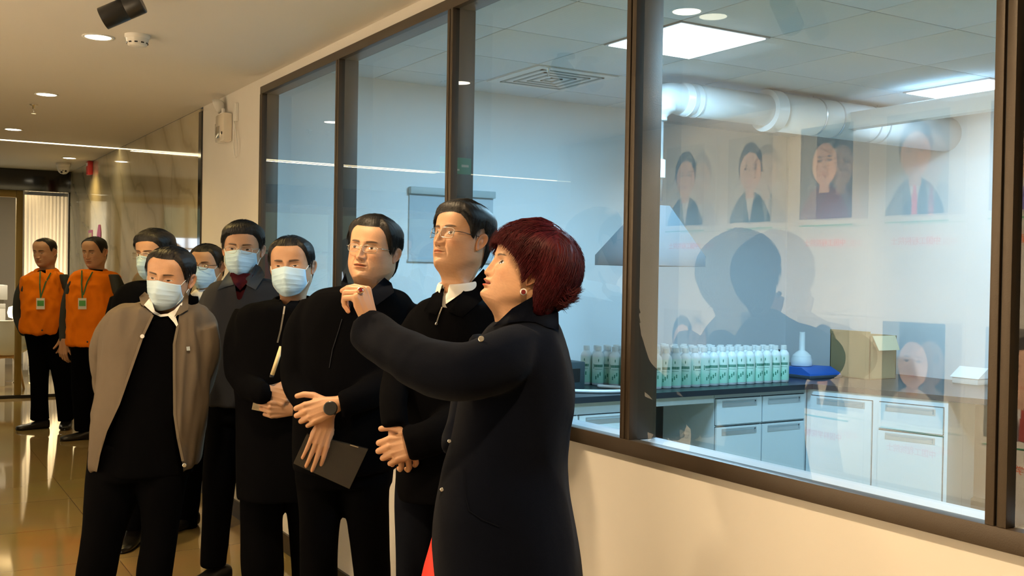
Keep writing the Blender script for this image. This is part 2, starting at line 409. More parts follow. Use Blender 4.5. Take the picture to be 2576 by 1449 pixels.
def sprinkler(x, y, zc, label):
    t = thing('sprinkler_head', (x, y, zc), label, 'sprinkler')
    MB().lathe([(.0, 0), (.028, 0), (.028, -.004), (.01, -.008), (.008, -.03), (.0, -.03)], (x, y, zc)).build('escutcheon', M['chrome'], t, smooth=True)
    MB().tube([(x-.009, y, zc-.03), (x-.012, y, zc-.045), (x-.004, y, zc-.058)], .0018, 6).tube([(x+.009, y, zc-.03), (x+.012, y, zc-.045), (x+.004, y, zc-.058)], .0018, 6).tube([(x, y, zc-.028), (x, y, zc-.056)], .002, 6).build('frame_arm', M['chrome'], t)
    MB().lathe([(0, -.058), (.016, -.058), (.016, -.061), (0, -.061)], (x, y, zc)).build('deflector', M['chrome'], t)
sprinkler(-7.75, -.98, ZC, 'small sprinkler head under the corridor ceiling left of the light strip end')
sprinkler(-5.02, 1.42, ZL, 'sprinkler head in the laboratory ceiling by the mullion')
# ceiling light strip
t = thing('light_strip', (-10.03, -2.0, ZC), 'long glowing light strip set across the corridor ceiling', 'ceiling light')
MB().box((-10.065, -5.0, ZC-.004), (-9.995, -.0, ZC-.001)).build('channel', M['alu'], t)
MB().box((-10.055, -4.99, ZC-.008), (-10.005, -.002, ZC-.004)).build('diffuser', M['led'], t)
t = thing('light_strip', (-16.5, -1.65, ZC), 'short cool white light strip in the far hall ceiling, mirrored in the marble', 'ceiling light')
MB().box((-16.56, -1.98, ZC-.012), (-16.44, -1.32, ZC-.001)).build('channel', M['alu'], t)
MB().box((-16.55, -1.97, ZC-.016), (-16.45, -1.33, ZC-.012)).build('diffuser', mat('cool_tube', (1, 1, 1), emit=(.85, .93, 1), es=14), t)
# emergency light on the wall
t = thing('emergency_light', (-6.49, -.03, 2.40), 'white twin emergency light with clear battery case high on the wall', 'emergency light')
MB().box((-6.60, -.058, 2.30), (-6.42, -.001, 2.475), .008).build('case', mat('clear_case', (.78, .72, .62), .12, coat=.5), t)
MB().box((-6.575, -.062, 2.325), (-6.50, -.056, 2.40), .002).box((-6.60, -.06, 2.30), (-6.585, -.058, 2.42)).build('battery_window', M['chrome'], t)
MB().lathe([(0, 0), (.009, 0), (.009, .004), (0, .004)], (-6.45, -.058, 2.35), (0, -1, 0)).build('test_button', M['black'], t)
for dx in (-.035,):
    h = MB(); ax = Vector((-.45, -.75, -.35)).normalized(); c = Vector((-6.53+dx, -.05, 2.535))
    h.lathe([(0, -.035), (.02, -.033), (.04, -.012), (.048, .012), (.048, .018)], tuple(c), tuple(ax)).build('lamp_head', M['white'], t, smooth=True)
    MB().lathe([(0, .010), (.044, .010), (.045, .016)], tuple(c), tuple(ax)).build('lamp_face', mat('lamp_face', (.30, .26, .2), .2, metal=.6), t, smooth=True)
MB().tube([(-6.52, -.03, 2.475), (-6.53, -.03, 2.51)], .012).build('lamp_neck', M['white'], t)
t = thing('power_socket', (-6.32, -.01, 2.47), 'small white wall box feeding the emergency light cable', 'socket')
MB().box((-6.345, -.022, 2.41), (-6.295, -.001, 2.52), .003).build('box', M['white'], t)
cab = spline([(-6.32, -.02, 2.41), (-6.325, -.022, 2.30), (-6.30, -.02, 2.20), (-6.26, -.02, 2.19), (-6.245, -.02, 2.25), (-6.29, -.02, 2.35), (-6.31, -.022, 2.40)], 6)
tag(MB().tube(cab, .004, 8).build('cable', M['white'], smooth=True), 'looped white cable hanging below the wall box beside the window', 'cable')
# red alarm sounder and dome camera
t = thing('fire_alarm', (-11.47, -.03, 2.54), 'red fire alarm box high on the marble wall', 'fire alarm')
MB().box((-11.55, -.05, 2.46), (-11.43, -.001, 2.60), .006).build('body', M['red'], t)
MB().box((-11.53, -.055, 2.55), (-11.45, -.049, 2.585), .002).build('label_plate', M['white'], t)
t = thing('dome_camera', (-11.9, -.22, ZC), 'white dome security camera under the ceiling before the black header', 'security camera')
MB().lathe([(0, 0), (.075, 0), (.075, -.03), (.066, -.04)], (-11.9, -.22, ZC)).build('base', M['white'], t, smooth=True)
V = [];
MB().lathe([(.066, -.038), (.064, -.06), (.05, -.095), (.03, -.112), (0, -.118)], (-11.9, -.22, ZC)).build('ball', M['white'], t, smooth=True)
for ang, zz in ((.0, -.075), (.55, -.072), (-.5, -.085), (.25, -.10)):
    d = np.array([math.cos(ang)*.86, -math.sin(ang)*.9-.2, 0]); d /= np.linalg.norm(d); c = np.array([-11.9, -.22, ZC+zz])+d*.050
    MB().lathe([(0, 0), (.011, 0), (.011, .006), (0, .007)], tuple(c), tuple(d)).build('lens', M['black'], t)
# exit sign mirrored in the window
t = thing('exit_sign', (-7.7, -2.4, 2.33), 'green running man exit sign hanging from the corridor ceiling', 'exit sign')
MB().box((-7.90, -2.5, 2.36), (-7.88, -2.2, 2.50), .003).build('sign_panel', mat('exit_green', (.01, .22, .10), emit=(.05, .9, .45), es=.35), t)
fig = MB(); fx = -7.874
fig.box((fx, -2.30, 2.455), (fx+.002, -2.27, 2.48)); fig.box((fx, -2.33, 2.40), (fx+.002, -2.285, 2.45)); fig.box((fx, -2.38, 2.385), (fx+.002, -2.32, 2.40)); fig.box((fx, -2.30, 2.375), (fx+.002, -2.26, 2.395))
fig.box((fx, -2.47, 2.42), (fx+.002, -2.40, 2.44)); fig.build('pictogram', mat('exit_white', (.8, .9, .8), emit=(.8, 1, .85), es=.6), t)
for y in (-2.45, -2.25): MB().tube([(-7.89, y, 2.5), (-7.89, y, ZC)], .004).build('hanger', M['chrome'], t)

# ------------------------------------------------------------------ room beyond the glass screen
def curtain(name, y0, y1, x, m, label):
    V = []; F = []; n = 120
    for i in range(n+1):
        y = y0+(y1-y0)*i/n; d = .010*math.sin(i*.72)+.004*math.sin(i*1.9)
        for z in (.05, 2.5): V.append((x+d, y, z))
    for i in range(n): F.append((2*i, 2*i+2, 2*i+3, 2*i+1))
    # thickness
    k = len(V); V += [(a-.006, b, c) for a, b, c in V]; F += [tuple(k+q for q in f[::-1]) for f in F[:n]]
    return tag(mesh_obj(name, V, F, m), label, 'curtain')
curtain('sheer_curtain', -.17, .49, -15.9, mat('sheer_fabric', (.60, .58, .60), .8), 'pale sheer curtain glowing behind the left orange jacket')
for k, y in enumerate((-.07, .09, .26)):
    t = thing('floor_uplight', (-15.72, y, 0), 'low glowing uplight, %s at the foot of the pale curtain' % ('leftmost', 'middle one', 'rightmost')[k], 'floor lamp', 'uplights at the foot of the curtain')
    MB().lathe([(0, 0), (.05, 0), (.05, .10), (.042, .11)], (-15.72, y, 0)).build('body', M['white'], t)
    MB().lathe([(0, .112), (.042, .112)], (-15.72, y, 0)).build('lens', mat('uplight_glow', (1, .8, .4), emit=(1, .72, .32), es=20), t)
    lamp('SPOT', 'uplight_lamp', (-15.72, y, .14), 620, (1, .70, .32), (-.09, 0, 1), .03, spot=.55, blend=.8)
slat = MB()
for k in range(26): slat.box((-16.3, -2.4+k*.07, 0), (-16.26, -2.4+k*.07+.035, 2.5))
tag(slat.build('slatted_screen', mat('slat_grey', (.42, .39, .33), .6)), 'grey slatted partition behind the brass door frame', 'screen')
pf = thing('door_2', (-15.3, -1.0, 0), None, None, kind='structure')
pb = MB().add([(-15.30, -.80, 1.30), (-15.30, -.60, 1.16), (-15.30, -.60, 2.42), (-15.30, -.80, 2.42), (-15.27, -.80, 1.30), (-15.27, -.60, 1.16), (-15.27, -.60, 2.42), (-15.27, -.80, 2.42)],
              [(0, 1, 2, 3), (7, 6, 5, 4), (0, 4, 5, 1), (1, 5, 6, 2), (2, 6, 7, 3), (3, 7, 4, 0)])
pb.build('door_panel', M['white'], pf)
t = thing('reception_counter', (-14.6, -1.1, 0), 'white reception counter with a shadow gap behind the pale chair', 'counter')
MB().box((-14.9, -2.0, 1.08), (-14.3, -.52, 1.26), .004).build('top_band', M['white'], t)
MB().box((-14.88, -2.0, 1.03), (-14.33, -.56, 1.08)).build('shadow_gap', mat('gap_grey', (.25, .22, .17), .6), t)
MB().box((-14.9, -2.0, .97), (-14.3, -.54, 1.03), .003).box((-14.9, -.68, 0), (-14.3, -.54, .97), .003).build('side_panel', M['white'], t)
# shell chair
def shell_chair(cx, cy, rz, label):
    t = thing('shell_chair', (cx, cy, 0), label, 'chair'); c, s = math.cos(rz), math.sin(rz)
    R_ = np.array([[c, -s, 0], [s, c, 0], [0, 0, 1]])
    prof = spline([(.20, .47), (.12, .445), (-.05, .435), (-.17, .47), (-.225, .60), (-.25, .78), (-.262, .86)], 4)
    V = []; F = []; nn = 15
    for i, (y, z) in enumerate(prof):
        u = i/(len(prof)-1); hw = .225+.02*math.sin(u*PI)-(.05*max(0, u-.8)/.2)
        for j in range(nn):
            a = (j/(nn-1)*2-1); e = abs(a)**2.4
            V.append((a*hw, y+(.05*e if u > .5 else 0), z+(.07*e if u < .6 else .02*e*(1-u))))
    for i in range(len(prof)-1):
        for j in range(nn-1):
            a = i*nn+j; F.append((a, a+1, a+nn+1, a+nn))
    V = np.array(V); k = len(V); V2 = V+np.array([0, -.006, -.012]); F += [tuple(k+q for q in f[::-1]) for f in list(F)]
    rim = [j for j in range(nn)]+[(i+1)*nn+nn-1 for i in range(len(prof)-1)]+[(len(prof)-1)*nn+nn-2-j for j in range(nn-1)]+[(len(prof)-2-i)*nn for i in range(len(prof)-1)]
    for a, b in zip(rim, rim[1:]+rim[:1]): F.append((a, b, b+k, a+k))
    VV = np.vstack([V, V2])@R_.T+np.array([cx, cy, 0])
    mesh_obj('seat_shell', VV, F, mat('chair_white', (.72, .69, .6), .35), t)
    for sx in (-1, 1):
        for sy in (-1, 1):
            P = np.array([(sx*.10, sy*.09, .41), (sx*.17, sy*.17+.0, .0)])@R_.T+np.array([cx, cy, 0])
            MB().tube([tuple(P[0]), tuple(P[1])], [.021, .012], 12).build('leg', M['wood'], t, smooth=True)
    P = np.array([(-.11, -.10, .405), (.11, .10, .405), (-.11, .10, .405), (.11, -.10, .405)])@R_.T+np.array([cx, cy, 0])
    MB().tube([tuple(P[0]), tuple(P[1])], .018, 8).tube([tuple(P[2]), tuple(P[3])], .018, 8).build('leg_brace', M['wood'], t)
shell_chair(-13.85, -.56, 1.35, 'white shell chair on splayed beech legs by the counter')
t = thing('table_lamp', (-14.5, -.62, 1.26), 'small glowing lamp between the chair and the left orange jacket', 'lamp')
t.location = (-14.8, -.40, 0)
MB().lathe([(0, 0), (.09, 0), (.09, .01), (.01, .02), (.01, .82)], (-14.8, -.40, 0)).build('stand', M['chrome'], t)
MB().lathe([(0, .82), (.06, .84), (.075, .90), (.06, .97), (0, .99)], (-14.8, -.40, 0)).build('globe', mat('globe_glow', (1, .8, .5), emit=(1, .78, .42), es=6), t, smooth=True)
# plants and notices before the street window
def shrub(cx, cy, h, label):
    t = thing('potted_plant', (cx, cy, 0), label, 'plant')
    MB().lathe([(0, 0), (.13, 0), (.17, .32), (.15, .32), (.14, .28), (0, .28)], (cx, cy, 0)).build('pot', M['white'], t)
    V = []; F = []; rr = random.Random(int(cy*100))
    for k in range(420):
        a = rr.uniform(0, 2*PI); r = rr.uniform(.02, .34)*math.sin(min(1, .3+rr.random())*PI*.9)**.5; z = rr.uniform(.35, h)
        c = Vector((cx+r*math.cos(a), cy+r*math.sin(a), z)); d = Vector((math.cos(a), math.sin(a), rr.uniform(-.3, .7))).normalized()
        s = d.cross(Vector((0, 0, 1))).normalized()*.022; i = len(V)
        V += [tuple(c), tuple(c+d*.05+s), tuple(c+d*.12), tuple(c+d*.05-s)]; F.append((i, i+1, i+2, i+3))
    mesh_obj('foliage', V, F, mat('leaf_green', (.10, .34, .05), .5), t, smooth=False)
    MB().tube([(cx, cy, .25), (cx, cy, h*.8)], .015, 8).build('stem', M['wood'], t)
shrub(-12.6, -1.35, 1.62, 'leafy potted plant mirrored in the marble wall beside the back row of men')
shrub(-12.55, -2.7, 1.75, 'leafy potted plant before the street window')
shrub(-12.55, -3.6, 1.9, 'taller leafy potted plant farther along the street window')
tag(MB().box((-12.30, -2.45, 1.25), (-12.28, -2.02, 1.70)).box((-12.30, -2.25, 0), (-12.28, -2.20, 1.25)).box((-12.40, -2.35, 0), (-12.18, -2.1, .02)).build('notice_stand', mat('red_notice', (.55, .02, .04), .5)), 'red notice board on a stand mirrored in the far window bay', 'notice')
pk = mat('pink_film', (.62, .10, .50), .35)
b = MB(); b.add([(-11.13, -.002, 1.66), (-10.93, -.002, 1.66), (-10.93, -.002, 1.86), (-10.98, -.002, 1.93), (-11.05, -.002, 1.93), (-11.13, -.002, 1.84), (-11.13, -.006, 1.66), (-10.93, -.006, 1.66), (-10.93, -.006, 1.86), (-10.98, -.006, 1.93), (-11.05, -.006, 1.93), (-11.13, -.006, 1.84)],
    [(0, 1, 2, 3, 4, 5), (11, 10, 9, 8, 7, 6)]+[(i, 6+i, 6+(i+1) % 6, (i+1) % 6) for i in range(6)])
tag(b.build('wall_sticker', pk), 'pink sticker with a pointed top on the marble wall', 'sticker')
b = MB().box((-11.62, -.006, 1.74), (-11.45, -.001, 1.86)); o = b.build('wall_notice', M['paper']); tag(o, 'small white notice with pink edge left of the pink sticker', 'notice')
MB().box((-11.65, -.0035, 1.71), (-11.42, -.0005, 1.89)).build('notice_border', pk, o)

# ------------------------------------------------------------------ laboratory
ZK = .80
wt = MB()
fl = [(XF1+.004, 1.2), (-4.88, 1.2), (-4.88, 3.49), (-3.76, 3.83), (-1.0, 3.86), (-1.0, YB-.004), (XF2+.004, YB-.004), (XF2+.004, YJ+.004), (XF1+.004, YJ+.004)]
V = [(x, y, ZK) for x, y in fl]+[(x, y, ZK-.035) for x, y in fl]; n = len(fl)
wt.add(V, [tuple(range(n)), tuple(range(2*n-1, n-1, -1))]+[(i, i+n, (i+1) % n+n, (i+1) % n) for i in range(n)])
tag(wt.build('worktop', M['stone']), 'long black L-shaped laboratory worktop', 'worktop')
def cabinet(p0, ux, w, layout, label, knee=False, z0=.10):
    """p0: left bottom front corner seen from the front; ux: unit vector to the right; layout columns of (width, [(z0,z1,kind)])"""
    ux = np.array(ux+(0,), float); n = np.cross(ux, [0, 0, 1.]); t = thing('base_cabinet', (p0[0], p0[1], 0), label, 'cabinet')
    p0 = np.array([p0[0], p0[1], 0.])
    def bx(mb, a, b, c, d, e, f_, bev=0):   # along, out, z ranges
        P = [p0+ux*u-n*v*-1+np.array([0, 0, z]) for u in (a, b) for v in (c, d) for z in (e, f_)]
        idx = [(0, 1, 3, 2), (4, 6, 7, 5), (0, 4, 5, 1), (2, 3, 7, 6), (0, 2, 6, 4), (1, 5, 7, 3)]
        mb.add(P, idx)
        return mb
    body = MB(); bx(body, 0, w, -.5, 0, z0, ZK-.036)
    bx(body, .0, w, -.45, -.05, .0, z0)
    bm = body.build('carcass', M['cab'], t)
    u = 0
    for cw, rows in layout:
        for a, b, kind in rows:
            dmb = MB(); bx(dmb, u+.006, u+cw-.006, .002, .018, a+.003, b-.003)
            d = dmb.build(kind, M['cab'], t)
            g = MB(); bx(g, u+.003, u+cw-.003, .0005, .0015, a-.002, b+.002); g.build('shadow_gap', M['groove'], d)
            h = MB(); bx(h, u+.05, u+cw-.05, .018, .020, b-.055, b-.014); hh = h.build('handle', M['alu'], d)
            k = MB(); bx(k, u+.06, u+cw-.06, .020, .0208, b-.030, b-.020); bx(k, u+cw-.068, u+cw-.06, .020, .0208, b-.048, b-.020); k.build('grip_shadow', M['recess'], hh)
        u += cw
    return t
XF = -4.93
cabinet((XF, 2.66), (0, 1), .825, [(.40, [(.13, .555, 'door'), (.565, .735, 'drawer')]), (.40, [(.13, .555, 'door'), (.565, .735, 'drawer')])], 'white cabinet with two drawers over two doors below the bottles')
cabinet((XF, 1.20), (0, 1), .80, [(.40, [(.13, .69, 'door')]), (.40, [(.13, .69, 'door')])], 'white cabinet left of the mullion behind the woman')
cabinet((-4.93, 3.49), (.957, .291), .475, [(.03, []), (.43, [(.13, .725, 'door')])], 'white single-door corner cabinet right of the worktop bend')
cabinet((-4.4754, 3.628), (.957, .291), .455, [(.02, []), (.415, [(.13, .545, 'door'), (.555, .725, 'drawer')])], 'white cabinet with drawer over door at the right end')
tag(MB().box((-4.98, 2.005, ZK-.09), (-4.93, 2.655, ZK-.036)).build('apron_panel', M['cab']), 'white apron under the worktop above the open knee space beside the mullion', 'panel')
tag(MB().box((-3.78, 3.87, ZK-.10), (-1.0, 3.90, ZK-.036)).build('apron_panel', M['cab']), 'white apron under the worktop at the far right', 'panel')

# bottles
def bottle_mat():
    Mx = mat('bottle_label', (.6, .8, .72), .45)
    nt = Mx.node_tree; N = nt.nodes; L = nt.links; b = N['Principled BSDF']; tc = N['Texture Coordinate']
    sp = N.new('ShaderNodeSeparateXYZ'); L.new(tc.outputs['Object'], sp.inputs[0])
    cr = N.new('ShaderNodeValToRGB'); e = cr.color_ramp.elements
    mr = N.new('ShaderNodeMapRange'); mr.inputs[1].default_value = .02; mr.inputs[2].default_value = .20; L.new(sp.outputs[2], mr.inputs[0])
    e[0].position = 0; e[0].color = lin(165, 222, 200); e[1].position = .55; e[1].color = lin(215, 240, 228)
    for p, c in ((.30, lin(178, 228, 208)), (.90, lin(228, 244, 236)), (.955, lin(228, 244, 236)), (.965, lin(20, 90, 70)), (1.0, lin(20, 90, 70))):
        k = e.new(p); k.color = c
    L.new(mr.outputs[0], cr.inputs[0]); L.new(cr.outputs[0], b.inputs['Base Color'])
    return Mx
M['label'] = bottle_mat(); M['print'] = mat('label_print', lin(50, 130, 105), .6)
M['hdpe'] = mat('white_hdpe', (.82, .86, .87), .35)
bot = thing('bottle', (0, 0, 0), None, None)
r = .0375
MB().lathe([(0, 0), (r-.004, 0), (r, .004), (r, .185), (r-.003, .198), (r-.014, .212), (.019, .219), (.018, .225), (0, .225)], n=24).build('body', M['hdpe'], bot, smooth=True)
MB().lathe([(.0205, .222), (.0205, .248), (.019, .25), (0, .25)], n=20).build('cap', M['white'], bot)
lb = MB().lathe([(r+.0006, .016), (r+.0006, .183)], n=24).build('label', M['label'], bot, smooth=True)
def on_cyl(pts):
    return [(math.cos(a)*(r+.0012), math.sin(a)*(r+.0012), z) for a, z in pts]
pr_ = MB()
def patch(a0, a1, z0, z1):
    k = 4; P = []
    for i in range(k+1):
        a = a0+(a1-a0)*i/k; P += on_cyl([(a, z0), (a, z1)])
    pr_.add(P, [(2*i, 2*i+2, 2*i+3, 2*i+1) for i in range(k)])
rr = random.Random(3)
patch(-.07, .07, .155, .168); patch(-.03, .03, .150, .172)
a = -.75
while a < .75:
    wdt = rr.uniform(.09, .15); patch(a, a+wdt*.75, .118, .135); a += wdt
patch(-.95, -.85, .108, .138); patch(-.95, -.78, .108, .112)
a = -.6
while a < .6: patch(a, a+.05, .104, .108); a += .09
for k in range(3): patch(-.5+.35*k, -.32+.35*k, .04+.012*k, .062+.012*k)
pr_.build('label_print', M['print'], lb)
bl = 'one-litre white bottle with mint green label in the crowd of bottles on the worktop'
tag(bot, bl, 'bottle', 'white bottles with green labels on the worktop')
spots = []; rows_ = []
for k in range(6):
    x = -5.075-.0785*k; y = 2.30-.055*k+.02*(k % 2)
    y1 = (3.42, 3.38, 3.22, 3.02, 2.86, 2.70)[k]
    while y < y1: spots.append((x+rr.uniform(-.0008, .0008), y)); rows_.append(k); y += .0795
bot.location = (spots[0][0], spots[0][1], ZK); bot.rotation_euler = (0, 0, -.62)
ORD = ['rightmost', 'second from the right', 'third from the right', 'fourth from the right', 'fifth from the right', 'sixth from the right', 'seventh from the right', 'eighth from the right',
       'ninth from the right', 'tenth from the right', 'eleventh from the right', 'twelfth from the right', 'thirteenth from the right', 'fourteenth from the right', 'leftmost']
nf = rows_.count(0)
bot['label'] = 'leftmost white bottle with green label in the front row'
for bi, (x, y) in enumerate(spots[1:], 1):
    c = bot.copy(); COL.objects.link(c)
    c['label'] = ('%s white bottle with green label in the front row' % ORD[nf-1-bi]) if rows_[bi] == 0 else 'white bottle with green label standing behind the front row of bottles'
    c['group'] = 'white bottles with green labels on the worktop' if rows_[bi] == 0 else 'bottles behind the front row'
    c.location = (x, y, ZK); c.rotation_euler = (0, 0, -.62+(rr.uniform(-.9, .9) if rr.random() < .45 else rr.uniform(-.1, .1)))
    for ch in bot.children:
        q = ch.copy(); COL.objects.link(q); q.parent = c
        for g in ch.children:
            g2 = g.copy(); COL.objects.link(g2); g2.parent = q
# hot plate with funnel-shaped mixer
t = thing('laboratory_scale', (-5.30, 3.86, ZK), 'blue electronic balance with white pan guard between bottles and carton', 'balance')
x, y = -5.28, 3.87
q = MB(); q.add([(x-.14, y-.15, ZK+.01), (x+.16, y-.15, ZK+.01), (x+.16, y+.17, ZK+.01), (x-.14, y+.17, ZK+.01), (x-.13, y-.14, ZK+.07), (x+.07, y-.14, ZK+.075), (x+.07, y+.16, ZK+.075), (x-.13, y+.16, ZK+.07), (x+.155, y-.145, ZK+.035), (x+.155, y+.165, ZK+.035)],
    [(0, 3, 2, 1), (4, 5, 6, 7), (5, 8, 9, 6), (1, 2, 9, 8), (0, 1, 8, 5, 4), (2, 3, 7, 6, 9), (3, 0, 4, 7)]); q.build('housing', mat('balance_blue', lin(30, 95, 190), .35), t)
MB().box((x-.145, y-.155, ZK), (x+.165, y+.175, ZK+.022), .004).build('base', mat('balance_grey', (.05, .07, .09), .5), t)
MB().lathe([(0, .078), (.072, .078), (.075, .085), (.075, .12), (.068, .135), (.066, .15), (.04, .175), (.025, .185), (.022, .19), (.021, .32), (0, .32)], (x-.03, y-.03, ZK)).build('weighing_flask', M['hdpe'], t, smooth=False)
tag(MB().tube(spline([(x-.12, y-.10, ZK+.16), (x-.16, y-.16, ZK+.19), (x-.20, y-.22, ZK+.18), (x-.22, y-.26, ZK+.01)], 5), .007, 8).build('black_cable', M['black'], smooth=True), 'black cable behind the balance', 'cable')
# carton
t = thing('cardboard_carton', (-5.0, 4.1, ZK), 'open brown cardboard carton standing by the laboratory corner', 'box')
cb = mat('cardboard', lin(150, 132, 92), .85, var=.06, vscale=14)
x0, x1, y0, y1, zt = -5.28, -4.92, 4.10, 4.38, ZK+.31
MB().box((x0, y0, ZK), (x1, y0+.006, zt)).box((x0, y1-.006, ZK), (x1, y1, zt)).box((x0, y0, ZK), (x0+.006, y1, zt)).box((x1-.006, y0, ZK), (x1, y1, zt)).box((x0, y0, ZK), (x1, y1, ZK+.006)).build('box_body', cb, t)
fp = MB(); fp.add([(x1, y0+.02, zt), (x1, y1-.02, zt), (x1+.05, y1-.03, zt-.10), (x1+.05, y0+.03, zt-.10), (x1+.004, y0+.02, zt), (x1+.004, y1-.02, zt), (x1+.054, y1-.03, zt-.10), (x1+.054, y0+.03, zt-.10)], [(0, 1, 2, 3), (7, 6, 5, 4), (0, 3, 7, 4), (1, 5, 6, 2), (2, 6, 7, 3)])
fp.build('flap', mat('cardboard_light', lin(205, 198, 165), .8), t)
MB().box((x0, y0-.004, zt-.001), (x1, y0+.002, zt+.03)).build('flap', cb, t)
# socket box with switches
t = thing('desk_socket', (-4.45, 4.55, ZK), 'white tilted socket box on the worktop near the right', 'socket')
MB().box((-4.55, 4.50, ZK), (-4.35, 4.62, ZK+.045), .006).build('box', M['white'], t)
q = MB().add([(-4.56, 4.49, ZK+.045), (-4.34, 4.49, ZK+.045), (-4.34, 4.60, ZK+.115), (-4.56, 4.60, ZK+.115), (-4.56, 4.62, ZK+.045), (-4.34, 4.62, ZK+.045)], [(0, 1, 2, 3), (3, 2, 5, 4), (0, 3, 4), (1, 5, 2)]); q.build('face_plate', mat('plate', (.9, .92, .93), .3), t)
# centrifuge-like box and hose
t = thing('black_instrument', (-5.2, 1.75, ZK), 'small dark instrument box behind the shoulder of the woman', 'instrument')
MB().box((-5.42, 1.62, ZK), (-5.22, 1.86, ZK+.17), .006).build('housing', mat('instrument', (.035, .06, .07), .45), t)
MB().box((-5.22, 1.66, ZK+.05), (-5.216, 1.82, ZK+.13)).build('front_panel', M['black'], t)
tag(MB().tube(spline([(-5.25, 1.98, ZK+.012), (-5.13, 2.05, ZK+.012), (-5.02, 2.07, ZK+.012), (-4.96, 1.98, ZK+.012), (-5.0, 1.80, ZK+.012), (-5.15, 1.6, ZK+.012)], 8), .011, 10).build('white_hose', M['hdpe'], smooth=True), 'white hose curling on the worktop beside the bottles', 'hose')
# fume hood, duct
XP = -4.78
t = thing('fume_hood', (XP, 2.02, 1.6), 'grey pyramid fume hood under a thin vertical duct', 'fume hood')
hb = MB(); a0, a1, b0, b1 = XP-.22, XP+.20, 1.76, 2.25; c0, c1, e0, e1 = XP-.05, XP+.05, 1.96, 2.10
V = [(a0, b0, 1.565), (a1, b0, 1.565), (a1, b1, 1.565), (a0, b1, 1.565), (a0, b0, 1.625), (a1, b0, 1.625), (a1, b1, 1.625), (a0, b1, 1.625), (c0, e0, 1.92), (c1, e0, 1.92), (c1, e1, 1.92), (c0, e1, 1.92)]
hb.add(V, [(0, 1, 5, 4), (1, 2, 6, 5), (2, 3, 7, 6), (3, 0, 4, 7), (4, 5, 9, 8), (5, 6, 10, 9), (6, 7, 11, 10), (7, 4, 8, 11), (8, 9, 10, 11)]); hb.build('canopy', M['steel'], t)
MB().tube([(XP, 2.05, 1.95), (XP, 2.05, 2.43)], .026).build('riser', M['alu'], t, smooth=True)
MB().lathe([(.026, 2.08), (.040, 2.085), (.040, 2.19), (.026, 2.195)], (XP, 2.05, 0)).build('damper', M['pvc'], t)
t = thing('exhaust_duct', (XP, 3.4, 2.56), 'fat white exhaust pipe running under the laboratory ceiling', 'pipe')
MB().tube(spline([(XP, 2.05, 2.42), (XP, 2.055, 2.50), (XP, 2.10, 2.555), (XP, 2.22, 2.565)], 6), [.045]*3+[.06, .075]+[.09]*14, 28).build('elbow', M['pvc'], t, smooth=True)
MB().tube([(XP, 2.2, 2.565), (XP, 2.98, 2.565)], .098, 36).build('pipe_section', M['pvc'], t, smooth=True)
MB().tube([(XP, 2.94, 2.562), (XP, 4.70, 2.562)], .122, 40).build('pipe_section', M['pvc'], t, smooth=True)
for y, rr_, w_ in ((2.94, .133, .09), (2.26, .101, .03), (2.32, .101, .012)):
    MB().tube([(XP, y-w_/2, 2.563), (XP, y+w_/2, 2.563)], rr_, 40).build('coupling', M['pvc'], t, smooth=False)
for y in (3.33, 3.50, 3.86, 3.95): MB().tube([(XP, y-.006, 2.562), (XP, y+.006, 2.562)], .1245, 40).build('strap', M['alu'], t)
for y in (3.33, 3.95): MB().tube([(XP, y, 2.66), (XP, y, 2.70)], .004, 8).build('hanger', M['chrome'], t)
t = thing('branch_duct', (-3.0, 3.6, 2.53), 'square white branch duct meeting the fat pipe at a right angle', 'duct')
MB().box((XP+.05, 3.55, 2.49), (XR-.05, 3.63, 2.60), .004).build('duct_body', M['pvc'], t)
# roller blind box on the far wall
t = thing('wall_screen', (XF1, 1.13, 1.6), 'pale rectangular screen with a top roller on the laboratory end wall', 'screen')
MB().box((XF1, .99, 1.585), (XF1+.012, 1.60, 2.0)).build('sheet', mat('screen_grey', (.48, .56, .62), .6), t)
MB().box((XF1, .985, 2.0), (XF1+.04, 1.605, 2.045), .004).build('roller', mat('roller_grey', (.42, .5, .52), .5), t)
MB().box((XF1, .985, 1.572), (XF1+.02, 1.605, 1.587)).build('bottom_bar', M['alu'], t)
# ceiling diffuser
t = thing('air_diffuser', (-5.2, 2.2, ZL), 'louvred air diffuser in the laboratory ceiling left of the mullion', 'air vent')
xa, xb, ya, yb = gx[2]+.01, gx[3]-.01, gy[3]+.01, gy[4]-.01
MB().box((xa, ya, ZL-.008), (xb, yb, ZL-.002)).build('frame', M['white_matte'], t)
for k in range(4):
    i_ = .06+.06*k; s = MB()
    for a, b in (((xa+i_, ya+i_), (xb-i_, ya+i_+.016)), ((xa+i_, yb-i_-.016), (xb-i_, yb-i_)), ((xa+i_, ya+i_), (xa+i_+.016, yb-i_)), ((xb-i_-.016, ya+i_), (xb-i_, yb-i_))):
        s.box((a[0], a[1], ZL-.013), (b[0], b[1], ZL-.008))
    s.build('louvre', M['recess'], t)
# dark board added behind the right-hand pane so its reflections stand out
t = thing('dark_backing', (-.4, .6, 0), 'tall dark board added close behind the rightmost pane to darken it', 'cabinet')
MB().box((-1.16, .16, 0), (1.2, .5, 2.62), .004).build('carcass', mat('backing_black', (.018, .016, .014), .5), t)
MB().box((-.02, .155, .1), (-.005, .16, 2.6)).build('backing_seam', M['groove'], t)

